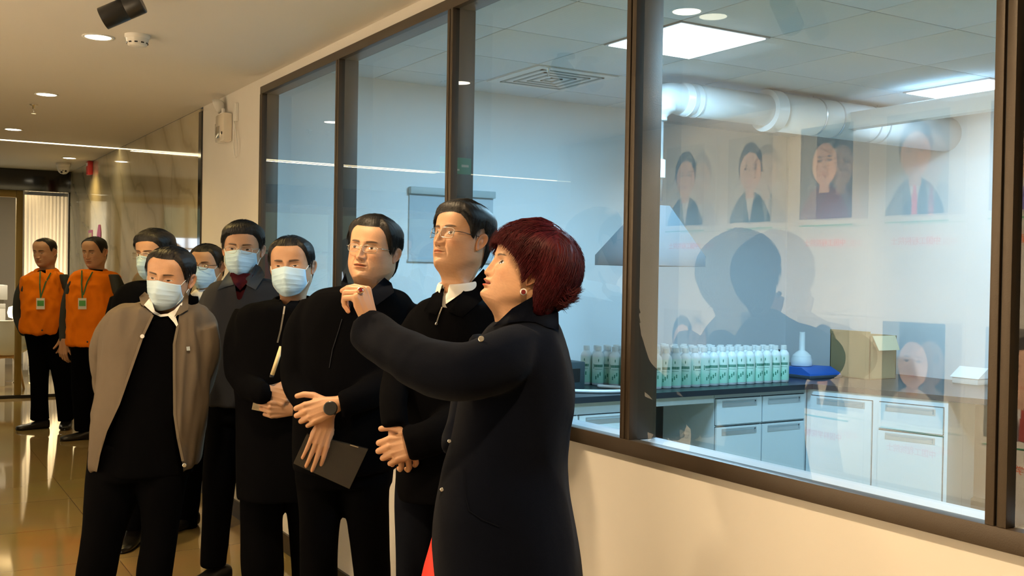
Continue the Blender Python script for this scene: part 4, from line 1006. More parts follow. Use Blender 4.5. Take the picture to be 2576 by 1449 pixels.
class Person:
    def __init__(s, label, D, feet, face=0, hx=None, hy=None, yaw=0, pitch=0, roll=0, hs=1.0, P=None, detail=1, tone=1.0):
        s.D = D; s.P = dict(P or {}); s.P['tone'] = tone; s.s = D/FPX; fx, fy = feet
        g = CAM+ray(fx, 700)*D; s.root = thing('person', (float(g[0]), float(g[1]), 0), label, 'person')
        v = ray(hx, hy); s.hc = CAM+v*(D)
        hv = np.array([v[0], v[1], 0]); hv /= np.linalg.norm(hv); s.toc = -hv; s.rt = np.array([-s.toc[1], s.toc[0], 0]); s.up = np.array([0, 0, 1.])
        # toward camera s.toc ; image right s.rt
        s.rt = np.cross(hv, s.up)
        ca, sa = math.cos(math.radians(yaw)), math.sin(math.radians(yaw)); fwd = s.toc*ca-s.rt*sa      # positive yaw looks image-left
        lat = np.cross(fwd, s.up)
        Rp = rotmat(lat, math.radians(pitch)); fwd2 = Rp@fwd; up2 = Rp@s.up
        Rr = rotmat(fwd2, math.radians(roll)); up2 = Rr@up2; lat2 = np.cross(fwd2, up2)
        s.H = np.array([lat2, fwd2, up2]); s.H0 = np.array([lat, fwd, s.up]); s.hs = hs; s.detail = detail
        s.surfV = []; s.bodyV = []; s.bodyF = []; s.bodyC = []; s.bodyM = []; s.n = 0; s.core = MB()
        nt, nf = ((256, 160) if detail == 2 else (180, 110) if detail == 1 else (110, 64))
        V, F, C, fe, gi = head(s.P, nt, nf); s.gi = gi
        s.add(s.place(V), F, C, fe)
        for side in (-1, 1):
            V, F = ear(side, s.P); C = np.tile(skin_col(tone)*np.array([1, .86, .82]), (len(V), 1)); s.add(s.place(V), F, C)
    def d(s, r=0, u=0, t=0): return s.rt*r+s.up*u+s.toc*t
    def place(s, V, neck=True):
        V = np.asarray(V, float)*s.hs
        a = sstep(-.20, -.095, V[:, 2]/s.hs)[:, None] if neck else 1.0
        A = V@s.H; B = (V-np.array([0, 0, -.12]))@s.H0+np.array([0, 0, -.12])@(s.H*.75+s.H0*.25)
        return s.hc+(A*a+B*(1-a))
    def add(s, V, F, C, mi=None):
        s.bodyV.append(V); s.bodyF += [tuple(i+s.n for i in f) for f in F]; s.bodyC.append(C); s.bodyM += list(mi if mi is not None else [0]*len(F)); s.n += len(V)
    def hand(s, side, px, py, dz, f, palm, curls, thumb, **k):
        w = W(px, py, s.D+dz); V, F, C = hand_at(side, w, s.d(*f), s.d(*palm), curls=curls, thumb=thumb, **k); s.add(V, F, C*s.P['tone'])
    def surf(s, px, py, rad=7):
        key = len(s.surfV)+1000*len(s.bodyV)
        if getattr(s, 'ck', None) != key: s.ck = key; s.cq = pix(np.vstack(s.surfV+s.bodyV)); s.cq = s.cq[np.argsort(s.cq[:, 0])]
        i0, i1 = np.searchsorted(s.cq[:, 0], (px-rad*4, px+rad*4)); q = s.cq[i0:i1]
        if len(q) == 0: q = s.cq
        d_ = np.hypot(q[:, 0]-px, q[:, 1]-py); k = d_ < rad
        while not k.any(): rad *= 1.6; k = d_ < rad
        return float(q[k, 2].min())-s.D
    def patch(s, name, poly, m_, lift=.006, thick=.004, up=True, cuts=3):
        bm = bmesh.new(); P = [np.array(q, float) for q in poly]; vs = [bm.verts.new((q[0], q[1], 0)) for q in P]; f = bm.faces.new(vs)
        bmesh.ops.triangulate(bm, faces=[f]); 
        for _ in range(cuts): bmesh.ops.subdivide_edges(bm, edges=[e for e in bm.edges if e.calc_length() > 5], cuts=1, use_grid_fill=True); bmesh.ops.triangulate(bm, faces=bm.faces[:])
        bm.verts.index_update(); Q = [(v.co.x, v.co.y) for v in bm.verts]; F = [tuple(v.index for v in f.verts) for f in bm.faces]
        nb = [[e.other_vert(v).index for e in v.link_edges] for v in bm.verts]; bd = [(e.verts[0].index, e.verts[1].index) for e in bm.edges if len(e.link_faces) == 1]; bm.free()
        Z = np.array([s.surf(a, b, 9) for a, b in Q])
        for _ in range(14): Z = np.array([.5*Z[i]+.5*np.mean(Z[n_]) if n_ else Z[i] for i, n_ in enumerate(nb)])
        Z0 = np.array([s.surf(a, b, 5) for a, b in Q]); Z = np.minimum(Z, Z0)
        for _ in range(3): Z = np.array([.5*Z[i]+.5*np.mean(Z[n_]) if n_ else Z[i] for i, n_ in enumerate(nb)])
        V = [W(a, b, s.D+z-lift) for (a, b), z in zip(Q, Z)]; n = len(V); V += [v-s.toc*thick for v in V]
        G = [f for f in F]+[tuple(i+n for i in f[::-1]) for f in F]+[(a, b, b+n, a+n) for a, b in bd]
        bm = bmesh.new(); vv = [bm.verts.new(tuple(v)) for v in V]
        for g in G: bm.faces.new([vv[i] for i in g])
        bmesh.ops.recalc_face_normals(bm, faces=bm.faces[:]); me = bpy.data.meshes.new(name)
        for v in bm.verts: v.co -= Vector(root_loc(s.root))
        bm.to_mesh(me); bm.free(); me.materials.append(m_); me.polygons.foreach_set('use_smooth', [True]*len(me.polygons)); set_sharp(me, 50)
        o = bpy.data.objects.new(name, me); COL.objects.link(o); o.parent = s.root; return o
    def finish_body(s):
        if s.core.V:
            V, F, _ = remesh(np.vstack(s.core.V), s.core.F, .016, 3); s.add(V, F, np.tile(skin_col(s.P['tone']), (len(V), 1)))
        mesh_obj('body', np.vstack(s.bodyV), s.bodyF, [M['skin'], M['eye']], s.root, col=np.vstack(s.bodyC), midx=s.bodyM)
    def hair(s, m_, n=500, tufts=None):
        V, F = hair_mesh(s.P, s.gi, n, seed=int(s.D*100)); V = s.place(V, False); rr = np.random.default_rng(5)
        for (a, b, c_), cnt, jit, dj in (tufts or []):
            for k in range(cnt):
                j = rr.normal(size=(3, 2))*np.array([[1], [.8], [.8]])*jit; dz = rr.uniform(-dj, dj); dz2 = dz+rr.normal()*.012
                P = spline([W(a[0]+j[0, 0], a[1]+j[0, 1]*1.6, s.D+dz), W(b[0]+j[1, 0], b[1]+j[1, 1], s.D+(dz+dz2)/2), W(c_[0]+j[2, 0], c_[1]+j[2, 1], s.D+dz2)], 5)
                tv, tf = tube([tuple(q) for q in P], [.0011*(1-.8*(i/(len(P)-1))**2) for i in range(len(P))], 3, False); F = F+[tuple(i+len(V) for i in f) for f in tf]; V = np.vstack([V, tv])
        mesh_obj('hair', V, F, m_, s.root)
    # --- clothes
    def torso(s, rows, k=4, n=36, sq=2.3, tilt=0):
        """rows: (py, left px, right px, half depth m, dz)"""
        if sq == 2.31:
            rows = [list(q) for q in rows]; rows[0][3] = min(.045, rows[0][3]); rows[0][0] += 13*4.5/s.D; rows[1][3] = min(.070, rows[1][3]); rows[1][0] += 9*4.5/s.D; rows[2][0] += 3*4.5/s.D
        rows = spline(rows, k); V = []; F = []
        for py, xl, xr, hd, dz in rows:
            c = W((xl+xr)/2, py, s.D+dz); hw = (xr-xl)/2*(s.D+dz)/FPX
            for i in range(n):
                a = 2*PI*i/n; ca, sa = math.cos(a), math.sin(a)
                V.append(c+s.rt*hw*np.sign(ca)*abs(ca)**(2/sq)+s.toc*hd*np.sign(sa)*abs(sa)**(2/sq))
        m_ = len(rows)
        for i in range(m_-1):
            for j in range(n): a = i*n+j; b = i*n+(j+1) % n; F.append((a, b, b+n, a+n))
        F.append(tuple(range(n-1, -1, -1))); F.append(tuple(range((m_-1)*n, m_*n)))
        return np.array(V), F
    def limb(s, pts, k=5, n=20, flat=1.0):
        """pts: (px, py, dz, radius px)"""
        pts = spline(pts, k); P = [W(p[0], p[1], s.D+p[2]) for p in pts]; R = [(p[3]*(s.D+p[2])/FPX) for p in pts]
        return tube([tuple(p) for p in P], [(r, r*flat) for r in R], n)
    def garment(s, name, parts, m_, voxel=.008, smooth=5, fold=.006, fsc=7, cut=None, core=True, dir=(1, 1, .45), seed=0, thick=None, ridges=None):
        mb = MB()
        for V, F in parts:
            mb.add(V, F)
            if core:
                V = np.array(V); n_ = len(V); c = None
                pass
        V, F, N_ = remesh(np.vstack(mb.V), mb.F, voxel, smooth)
        if fold:
            o = Vector((seed*3.1, 0, 0)); D_ = np.empty(len(V)); dv = np.array(dir)
            Q = V*dv*fsc
            for i, q in enumerate(Q):
                v = Vector(q)+o; w_ = noise.noise_vector(v*.5)*.8; D_[i] = (1-abs(noise.noise(v+w_))*2.2)*.6+noise.noise(v*2.3+w_)*.4
            V = V+N_*(D_*fold)[:, None]
        if cut is not None:
            V, F = s.cutout(V, F, N_, cut)
        s.surfV.append(V); o = mesh_obj(name, V, F, m_, s.root); return o
    def cutout(s, V, F, N_, poly):
        P = np.array(poly, float); q = pix(V)[:, :2]
        def inside(pt):
            x, y = pt[:, 0], pt[:, 1]; r_ = np.zeros(len(pt), bool); j = len(P)-1
            for i in range(len(P)):
                c_ = ((P[i, 1] > y) != (P[j, 1] > y)) & (x < (P[j, 0]-P[i, 0])*(y-P[i, 1])/(P[j, 1]-P[i, 1]+1e-9)+P[i, 0]); r_ ^= c_; j = i
            return r_
        front = (N_@s.toc) > -.05; ins = inside(q) & front
        keep = [f for f in F if not all(ins[i] for i in f)]
        bound = set(); 
        for f in keep:
            for i in f:
                if ins[i]: bound.add(i)
        V = V.copy()
        for i in bound:
            best = None
            for a, b in zip(P, np.roll(P, -1, 0)):
                t = np.clip(((q[i]-a)@(b-a))/((b-a)@(b-a)+1e-9), 0, 1); c_ = a+(b-a)*t; d_ = np.linalg.norm(c_-q[i])
                if best is None or d_ < best[0]: best = (d_, c_)
            if best[0] < 14:
                dep = (V[i]-CAM)@cam_d; V[i] = W(best[1][0], best[1][1], dep)
        used = sorted({i for f in keep for i in f}); mp = {u: k for k, u in enumerate(used)}
        return V[used], [tuple(mp[i] for i in f) for f in keep]
    def collar(s, name, m_, r=(.066, .072), h=.035, drop=.035, gap=35, point=.03, z=-.165, yaw=None, lean=0, out=.018, thickness=.0025, y0=-.018, tiltf=.0):
        z += .016
        """folded collar round the neck, head-local but upright; gap: half opening at the front in degrees"""
        ya = s.byaw if yaw is None else yaw; ca, sa = math.cos(math.radians(ya)), math.sin(math.radians(ya)); fwd = s.toc*ca-s.rt*sa; lat = np.cross(fwd, s.up)
        B = np.array([lat, fwd, s.up]); V = []; F = []; n = 46; base = s.hc+np.array([0, 0, -.12])@(s.H*.75+s.H0*.25)+s.up*(.12)*1
        prof = lambda t, e: [(0, -.012), (.001, h*.6), (.004, h), (.009, h*1.0), (out*.8+.004, h*.45), (out+.008*e+.006, -drop*.55-point*e*.5), (out+.012+.012*e, -drop-point*e)]
        for i in range(n):
            a = math.radians(gap)+(2*PI-2*math.radians(gap))*i/(n-1); dfr = min(i, n-1-i)/(n-1); e = math.exp(-(dfr/.06)**2)
            for rr_, zz in prof(0, e):
                R1 = (r[0]+rr_); R2 = (r[1]+rr_); fz = zz*(1)+(-.022*(math.cos(a)+1)/2)-tiltf*math.cos(a)
                p = np.array([math.sin(a)*R1, math.cos(a)*R2+y0, z+fz]); V.append(base+p@B)
        k = len(prof(0, 0))
        for i in range(n-1):
            for j in range(k-1): q = i*k+j; F.append((q, q+1, q+k+1, q+k))
        o = mesh_obj(name, V, F, m_, s.root); md = o.modifiers.new('t', 'SOLIDIFY'); md.thickness = thickness; md.offset = 0
        ms = o.modifiers.new('s', 'SUBSURF'); ms.levels = ms.render_levels = 1
        return o
    def strip(s, name, pts, wpx, m_, thick=.003, lift=0):
        """ribbon of (px,py,dz) facing the camera"""
        dz = [s.surf(a, b)-.003-lift for a, b, *c in pts]
        P = [W(q[0], q[1], s.D+z_) for q, z_ in zip(pts, dz)]; V = []; F = []
        for i, p in enumerate(P):
            t = P[min(i+1, len(P)-1)]-P[max(i-1, 0)]; t /= np.linalg.norm(t); x = np.cross(t, s.toc); x /= np.linalg.norm(x); w_ = wpx*s.D/FPX/2
            for q in (p-x*w_, p+x*w_, p+x*w_-s.toc*thick, p-x*w_-s.toc*thick): V.append(q)
        for i in range(len(P)-1):
            for j in range(4): a = i*4+j; b = i*4+(j+1) % 4; F.append((a, b, b+4, a+4))
        F.append((3, 2, 1, 0)); e = len(V)-4; F.append((e, e+1, e+2, e+3)); return mesh_obj(name, V, F, m_, s.root, smooth=False)
    def mask(s, m_, loopm, drop=0, wide=.072):
        P_w = s.P.get('wide', 1.05); nu, nv = 60, 40; V = []; F = []; fat = s.P.get('fat', 1.0)
        for j in range(nv):
            v = j/(nv-1); z = -.004-v*(.118+drop)
            for i in range(nu):
                u = -1+2*i/(nu-1); hw = wide*(1-.04*(1-v)**2)*(1-.46*max(0, (v-.45)/.55)**1.6); x = u*hw
                ztop = .004*(1-abs(u))+(-.010*abs(u)); zz = z+ztop*(1-v)
                zc_ = max(zz, -.108); w_, f_, b_, n_ = [float(q) for q in skull(np.array(zc_), fat)]
                w_ = w_*P_w; yb = f_*max(0, 1-min(.985, abs(x/(w_*1.03)))**n_)**(1/n_)
                nose = np.interp(v, [0, .25, .42, .62, .85, 1], [.010, .023, .026, .018, .012, .008]); tent = nose*math.exp(-(abs(x)/.030)**2)
                side = .004+.010*(1-abs(u)**3)*math.sin(v*PI)*.6
                pl = sum(.0022*max(0, 1-abs(v-v0-.04*abs(u))/.035)*(1 if v > v0+.04*abs(u) else .2) for v0 in (.22, .38, .54, .68))*(1-abs(u)**8)+.0012*math.sin(u*9+v*13)*math.sin(v*PI)*abs(u)
                y = yb+tent+side+pl-.010*max(0, v-.86)/.14
                if abs(u) > .92: y -= .004*(abs(u)-.92)/.08
                V.append((x, y, zz+.006*max(0, v-.55)*abs(u)**2*4))
        for j in range(nv-1):
            for i in range(nu-1): a = j*nu+i; F.append((a, a+1, a+nu+1, a+nu))
        s.maskV = V; o = mesh_obj('face_mask', s.place(V, False), F, m_, s.root); md = o.modifiers.new('t', 'SOLIDIFY'); md.thickness = .0012
        for sd in (-1, 1):
            for v, ez in ((.05, .018), (.93, -.036)):
                j = int(v*(nv-1)); i = nu-1 if sd > 0 else 0; p = np.array(V[j*nu+i])
                P = spline([p, np.array([sd*(.0765 if v < .5 else .069), .034, p[2]*.55+ez*.45]), np.array([sd*.080, .002, ez]), np.array([sd*.082, -.018, ez*.5])], 5)
                tv, tf = tube([tuple(q) for q in P], .0013, 6); l_ = mesh_obj('ear_loop', s.place(np.array(tv), False), tf, loopm, o)
                l_.location = (0, 0, 0)
        return o
    def glasses(s, m_, lw=.024, lh=.016, shape=3.2, drop=-.002, r=.0011, half=False, tm=None, fwd=.0):
        g = bpy.data.objects.new('eyeglasses', None); COL.objects.link(g); g.parent = s.root
        Y = .1000+fwd
        def rim(cx, sd, top=False):
            P = []
            for k in range(33 if not top else 17):
                a = 2*PI*k/32; ca, sa = math.cos(a), math.sin(a); x = cx+lw*np.sign(ca)*abs(ca)**(2/shape); z = drop+lh*np.sign(sa)*abs(sa)**(2/shape); P.append((x, Y-abs(x)**2*5.0, z))
            return P
        fr = MB()
        for sd in (-1, 1):
            cx = sd*.033; P = rim(cx, sd, half); fr.tube(P, r, 8)
        fr.tube(spline([(-.0095, Y, drop+.004), (0, Y+.003, drop+.007), (.0095, Y, drop+.004)], 4), r, 8)
        for sd in (-1, 1): fr.tube([(sd*.009, Y, drop-.002), (sd*.0075, Y-.006, drop-.006)], r*.8, 6)
        mesh_obj('frame', s.place(np.vstack(fr.V), False), fr.F, m_, g)
        for sd in (-1, 1):
            cx = sd*.033; P = np.array(rim(cx, sd)[:32]); F = [tuple(range(32))]; o = mesh_obj('lens', s.place(P, False), F, M['lens'], g, smooth=False)
            tb = MB().tube(spline([(sd*(.033+lw), Y-(.033+lw)**2*5.0, drop+.006), (sd*.071, .070, drop+.008), (sd*.0785, .03, drop+.010), (sd*.081, -.002, drop+.012), (sd*.082, -.022, drop-.004)], 5), r*1.25, 8)
            mesh_obj('temple', s.place(np.vstack(tb.V), False), tb.F, tm or m_, g)
        return g
    def shoe(s, px, py, dz, f, m_, L_=.28, w_=.098):
        c = W(px, py, s.D+dz); c[2] = 0; f_ = s.d(*f); f_ = f_/np.linalg.norm(f_); x = np.cross(f_, s.up); rows = []
        V = []; F = []; n = 20
        prof = [(-.30, .60, .075, .0), (-.27, .85, .085, 0), (-.15, .92, .095, 0), (.0, .90, .085, 0), (.15, .98, .065, 0), (.35, 1.0, .052, 0), (.55, .92, .045, .0), (.66, .62, .034, .002), (.70, .25, .022, .006)]
        for y, ww, hh, z0 in spline(prof, 3):
            for k in range(n):
                a = 2*PI*k/n; ca, sa = math.cos(a), math.sin(a); V.append(c+f_*y*L_+x*w_/2*ww*np.sign(ca)*abs(ca)**.7+s.up*(z0+hh*.5*(1+np.sign(sa)*abs(sa)**.75)))
        m2 = len(V)//n
        for i in range(m2-1):
            for j in range(n): a = i*n+j; b = i*n+(j+1) % n; F.append((a, b, b+n, a+n))
        F.append(tuple(range(n))); F.append(tuple(range(len(V)-1, len(V)-n-1, -1))); return mesh_obj('shoe', V, F, m_, s.root)
    def disc(s, name, px, py, dz, rpx, m_, nrm=(0, 0, 1), h=.003, parent=None):
        c = W(px, py, s.D+s.surf(px, py)+dz); q = MB().lathe([(0, 0), (rpx*s.D/FPX, 0), (rpx*s.D/FPX, h), (rpx*s.D/FPX*.8, h*1.3), (0, h*1.3)], tuple(c), tuple(s.d(*nrm)), 20)
        return mesh_obj(name, np.vstack(q.V), q.F, m_, parent or s.root, smooth=False)
def fabric(name, col, rough=.95, sheen=0, bs=700, b=.3, var=.05): return mat(name, col, rough, spec=.035, bump=b, bscale=bs, sheen=sheen, var=var, vscale=30)
M['hair_black'] = mat('black_hair', (.0055, .005, .005), .5, spec=.3, bump=.35, bscale=420); M['hair_brown'] = mat('dark_hair', (.010, .008, .007), .55, spec=.25, bump=.35, bscale=420)
M['hair_red'] = mat('burgundy_hair', (.060, .0035, .006), .5, spec=.22, var=.6, vscale=60)
M['black_cloth'] = fabric('black_cloth', (.0018, .0018, .0024)); M['navy_wool'] = fabric('navy_wool', (.0015, .0024, .0062), sheen=.04, bs=900, b=.5)
M['black_trousers'] = fabric('black_trousers', (.0014, .0014, .0018)); M['navy_trousers'] = fabric('navy_trousers', (.0045, .0055, .009))
M['taupe'] = fabric('taupe_jacket', lin(98, 88, 76)[:3], .85); M['slate'] = fabric('slate_jacket', (.030, .031, .035), .85)
M['orange'] = fabric('orange_shell', lin(226, 120, 20)[:3], .6, 0, 300, .2); M['dark_grey_shell'] = fabric('dark_grey_shell', (.045, .05, .05), .6, 0)
M['shirt'] = fabric('white_shirt', (.74, .73, .70), .75, 0, 500, .1); M['maroon'] = fabric('maroon_shirt', (.05, .008, .012), .8)
M['leather'] = mat('black_leather', (.008, .008, .008), .32, spec=.5, bump=.2, bscale=150)
M['mask'] = mat('surgical_mask', (.46, .66, .84), .7, bump=.1, bscale=600); M['loop'] = mat('mask_loop', (.75, .8, .82), .7)
M['silver'] = mat('silver_frame', (.62, .60, .56), .25, metal=1); M['darkframe'] = mat('dark_frame', (.03, .025, .022), .3)
M['garnet'] = mat('garnet', (.16, .006, .008), .08, spec=.8, coat=1); M['goldm'] = mat('gold_setting', (.75, .55, .3), .3, metal=1)
M['lanyard'] = mat('green_lanyard', (.03, .12, .03), .6)
FIST = [(70, 85, 55)]*4; RELAX = [(25, 30, 15), (28, 32, 16), (30, 34, 18), (32, 34, 18)]
# ------------------------------------------------------------------ the cast
DETAIL = 2
# woman pointing
p = Person('woman with burgundy bob in a long navy coat, pointing up to the left', 2.75, (1290, 1449), hx=1312, hy=688, yaw=72, pitch=22, roll=0, hs=.925, detail=2, tone=.97,
           P=dict(style='bob', fem=1, mouth=.0065, open=1.7, gaze=(-.002, .0012), hair=(.03, .006, .006), fat=1.10, nose=.8, age=.15, browt=.7, swid=.0009, frizz=.006))
p.byaw = 70
p.hair(M['hair_red'], 6800, [(((1412, 695), (1428, 738), (1457, 728)), 260, 7, .07), (((1405, 710), (1420, 752), (1450, 748)), 220, 7, .07), (((1390, 715), (1398, 755), (1425, 768)), 260, 8, .07), (((1360, 600), (1385, 590), (1412, 618)), 60, 9, .05), (((1330, 585), (1352, 570), (1378, 582)), 50, 8, .04)])
coat = p.torso([(790, 1300, 1372, .05, .02), (808, 1250, 1395, .09, .0), (840, 1215, 1412, .14, -.02), (900, 1185, 1430, .17, -.02), (1000, 1160, 1442, .17, 0), (1100, 1140, 1432, .165, 0), (1165, 1120, 1424, .165, 0), (1240, 1105, 1430, .18, 0), (1320, 1094, 1444, .19, 0), (1449, 1092, 1461, .20, 0), (1620, 1090, 1480, .21, 0)], sq=2.4)
arm = p.limb([(1320, 872, -.10, 66), (1262, 905, -.17, 74), (1180, 935, -.20, 70), (1100, 930, -.16, 70), (1030, 895, -.10, 62), (965, 856, -.02, 56), (921, 827, .03, 51)], n=28)
back_arm = p.limb([(1225, 860, .20, 40), (1190, 960, .24, 42), (1165, 1060, .22, 40), (1150, 1130, .16, 36)])
p.garment('coat', [coat, arm, back_arm], M['navy_wool'], .009, 4, .010, 6, dir=(1, 1, .4), seed=1)
c2 = p.torso([(1306, 1112, 1240, .06, .0), (1330, 1093, 1250, .07, .0), (1360, 1085, 1250, .09, .0), (1400, 1074, 1270, .11, .0), (1449, 1062, 1300, .13, 0), (1600, 1034, 1330, .15, 0)]); p.garment('red_dress', [c2], mat('red_dress', (.75, .018, .006), .7), .012, 3, .004, 5)
p.core.add(*p.torso([(850, 1260, 1390, .09, 0), (1000, 1200, 1400, .11, 0), (1200, 1180, 1390, .11, 0), (1600, 1170, 1380, .1, 0)])).add(*p.limb([(1320, 872, -.08, 36), (1180, 935, -.16, 34), (1080, 925, -.14, 32), (950, 846, .0, 24)]))
p.patch('coat_collar', [(1397, 770), (1405, 788), (1406, 830), (1376, 823), (1347, 810), (1314, 808), (1278, 812), (1240, 822), (1288, 776), (1343, 744), (1372, 762)], M['navy_wool'], .010, .006)
p.strip('pocket_seam', [(1168, 1180, 0), (1170, 1245, 0), (1180, 1285, 0), (1215, 1308, 0), (1256, 1325, 0)], 2.5, M['navy_trousers'], .002)
p.hand(-1, 934, 815, .02, (-.32, .94, .05), (-.85, -.15, -.50), [(66, 18, 14), (72, 62, 38), (76, 70, 45), (78, 72, 45)], (16, 46, 6), scale=1.0, voxel=.0020)
p.finish_body()
p.disc('ring_setting', 907, 731.5, 0, 8.5, M['goldm'], (.1, .6, .8), .003); p.disc('finger_ring', 907, 731, -.003, 6.5, M['garnet'], (.1, .6, .8), .004)
p.disc('earring', 1316.5, 734, .0, 8.5, M['white'], (.1, 0, 1), .004); p.disc('earring_stone', 1316.5, 734.5, -.004, 5.8, M['garnet'], (.1, 0, 1), .004)
p.disc('coat_button', 1131, 1109, 0, 5, M['chrome'], (0, 0, 1)); p.disc('coat_button', 1112, 1231, 0, 5, M['chrome'], (0, 0, 1))
p.disc('brooch', 1211, 853, 0, 7, M['silver'], (-.2, .3, 1))
p.shoe(1240, 1700, 0, (-.9, 0, .3), M['leather']); p.shoe(1330, 1720, -.05, (-.9, 0, .3), M['leather'])

# man with glasses looking up
p = Person('man in glasses, white collar and black zip jacket, gazing up with hands clasped', 3.31, (1110, 1449), hx=1161, hy=604, yaw=48, pitch=14, roll=0, hs=.985, detail=2, tone=.88,
           P=dict(style='fringe', fat=1.03, open=1.35, gaze=(.001, .0012), thick=(.010, .028), age=1.0, comb=(.8, .45), swid=.0006, slen=1.3))
p.byaw = 42
p.hair(M['hair_black'], 3000)
p.glasses(M['silver'], lw=.0225, lh=.0165, shape=4, r=.0009, tm=M['darkframe'])
jk = p.torso(sq=2.31, rows=[(722, 1120, 1205, .06, .02), (738, 1088, 1232, .085, .01), (762, 1056, 1275, .11, 0), (800, 1036, 1280, .125, 0), (860, 1026, 1280, .135, 0), (950, 1018, 1275, .14, 0), (1080, 1004, 1270, .145, 0), (1190, 996, 1260, .15, 0), (1238, 1002, 1255, .145, 0), (1250, 1006, 1250, .14, 0)])
ra = p.limb([(1072, 800, .0, 40), (1042, 850, -.03, 44), (1012, 910, -.05, 42), (998, 960, -.08, 38), (990, 1010, -.15, 35), (996, 1074, -.196, 33)])
la = p.limb([(1250, 800, .0, 42), (1255, 900, .03, 40), (1225, 980, .0, 40), (1170, 1040, -.10, 42), (1090, 1096, -.20, 46), (1040, 1112, -.222, 43), (1022, 1117, -.226, 41)])
p.garment('jacket', [jk, ra, la], M['black_cloth'], .008, 4, .007, 7, cut=[(1107, 690), (1112, 728), (1112, 772), (1122, 776), (1165, 738), (1208, 690)], seed=2)
p.garment('shirt', [p.torso([(735, 1122, 1205, .06, 0), (756, 1104, 1225, .09, 0), (800, 1075, 1260, .115, 0), (900, 1070, 1260, .115, 0)])], M['shirt'], .008, 3, .002, core=False)
p.collar('shirt_collar', M['shirt'], r=(.060, .058), h=.026, drop=.030, gap=12, point=.030, z=-.165, out=.012)
p.strip('zipper', [(1112, 772, -.150), (1105, 790, -.155), (1098, 812, -.160)], 3, M['chrome']); p.disc('zip_pull', 1098, 815, 0, 3.4, M['chrome'])
tr = [p.limb([(1052, 1150, 0, 52), (1045, 1250, -.01, 52), (1042, 1350, -.01, 47), (1040, 1449, -.01, 44), (1038, 1580, 0, 40), (1036, 1700, 0, 40)]), p.limb([(1175, 1150, 0, 55), (1165, 1250, 0, 54), (1150, 1449, .02, 46), (1145, 1700, .03, 40)])]
p.garment('trousers', tr+[p.torso([(1130, 1005, 1230, .11, 0), (1230, 1000, 1225, .11, 0)])], M['navy_trousers'], .012, 4, .006, 6)
p.core.add(*p.torso([(800, 1080, 1250, .08, 0), (1000, 1060, 1250, .09, 0), (1180, 1050, 1240, .09, 0)])).add(*p.limb([(1052, 820, 0, 20), (1005, 950, -.07, 15), (996, 1050, -.175, 10)])).add(*p.limb([(1250, 820, 0, 18), (1225, 975, 0, 16), (1095, 1090, -.19, 14), (1056, 1112, -.22, 13)]))
p.hand(1, 1000, 1064, -.182, (.22, -.95, .05), (-.3, .1, -.95), [(30, 40, 25)]*4, (25, 10, -15), scale=1.05)
p.hand(-1, 1064, 1113, -.222, (-.95, -.22, .10), (.05, -.30, -.95), [(48, 84, 50), (50, 86, 50), (52, 86, 50), (54, 88, 50)], (46, 4, 20), scale=1.08)
p.patch('collar_wing', [(1216, 676), (1236, 700), (1225, 745), (1163, 798), (1131, 786), (1120, 766), (1160, 738)], M['black_cloth'], .007); p.patch('collar_wing', [(1119, 722), (1088, 740), (1066, 782), (1097, 792), (1112, 768), (1114, 745)], M['black_cloth'], .007)
p.finish_body()
p.shoe(1040, 1720, 0, (-.5, 0, .8), M['leather']); p.shoe(1150, 1700, .03, (-.5, 0, .8), M['leather'])

# big man with folder
p = Person('heavy-set man in glasses and open-necked black jacket, wearing a black wristwatch', 3.78, (870, 1449), hx=940, hy=633, yaw=27, pitch=8, roll=-5, hs=1.025, detail=2, tone=.88,
           P=dict(style='short', fat=1.14, open=1.05, gaze=(.002, .0008), thick=(.010, .027), age=.9, mouth=.0015, comb=(.7, .5), neckw=1.15, swid=.0006, slen=1.2))
p.byaw = 30
p.hair(M['hair_black'], 3000)
p.glasses(M['silver'], lw=.0235, lh=.0135, shape=3, r=.0009, drop=-.004)
jk = p.torso(sq=2.31, rows=[(704, 872, 968, .075, .02), (716, 835, 990, .10, .01), (735, 795, 1020, .125, 0), (770, 768, 1040, .14, 0), (830, 752, 1040, .15, 0), (950, 745, 1030, .165, 0), (1060, 740, 1020, .165, 0), (1150, 740, 1005, .16, 0), (1178, 742, 992, .15, 0)])
ra = p.limb([(795, 770, 0, 38), (765, 830, -.02, 44), (752, 900, -.05, 43), (750, 960, -.08, 38), (775, 1015, -.16, 32), (812, 1050, -.21, 25)])
la = p.limb([(1015, 775, 0, 40), (1035, 860, 0, 42), (1020, 930, -.05, 42), (960, 975, -.14, 40), (900, 1002, -.22, 35), (868, 1017, -.255, 33), (856, 1020, -.262, 31)])
p.garment('jacket', [jk, ra, la], M['black_cloth'], .008, 4, .008, 7, cut=[(868, 690), (872, 706), (893, 745), (905, 758), (925, 748), (968, 696)], seed=3)
p.garment('sweater', [p.torso([(738, 880, 962, .055, .0), (756, 860, 990, .10, 0), (800, 840, 1000, .12, 0), (900, 830, 1000, .12, 0)])], M['black_trousers'], .008, 3, 0, core=False)
p.strip('zipper', [(860, 803, -.160), (852, 830, -.170), (836, 880, -.178), (828, 925, -.180)], 1.6, M['slate'])
tr = [p.limb([(808, 1130, 0, 62), (806, 1230, -.01, 60), (805, 1320, -.01, 51), (803, 1449, 0, 46), (800, 1560, 0, 42), (798, 1640, 0, 40)]), p.limb([(925, 1130, 0, 62), (920, 1230, 0, 58), (926, 1320, 0, 50), (937, 1449, .0, 46), (942, 1560, .02, 42), (944, 1630, .02, 40)])]
p.garment('trousers', tr+[p.torso([(1100, 745, 995, .13, 0), (1215, 745, 985, .12, 0)])], M['black_trousers'], .012, 4, .008, 6)
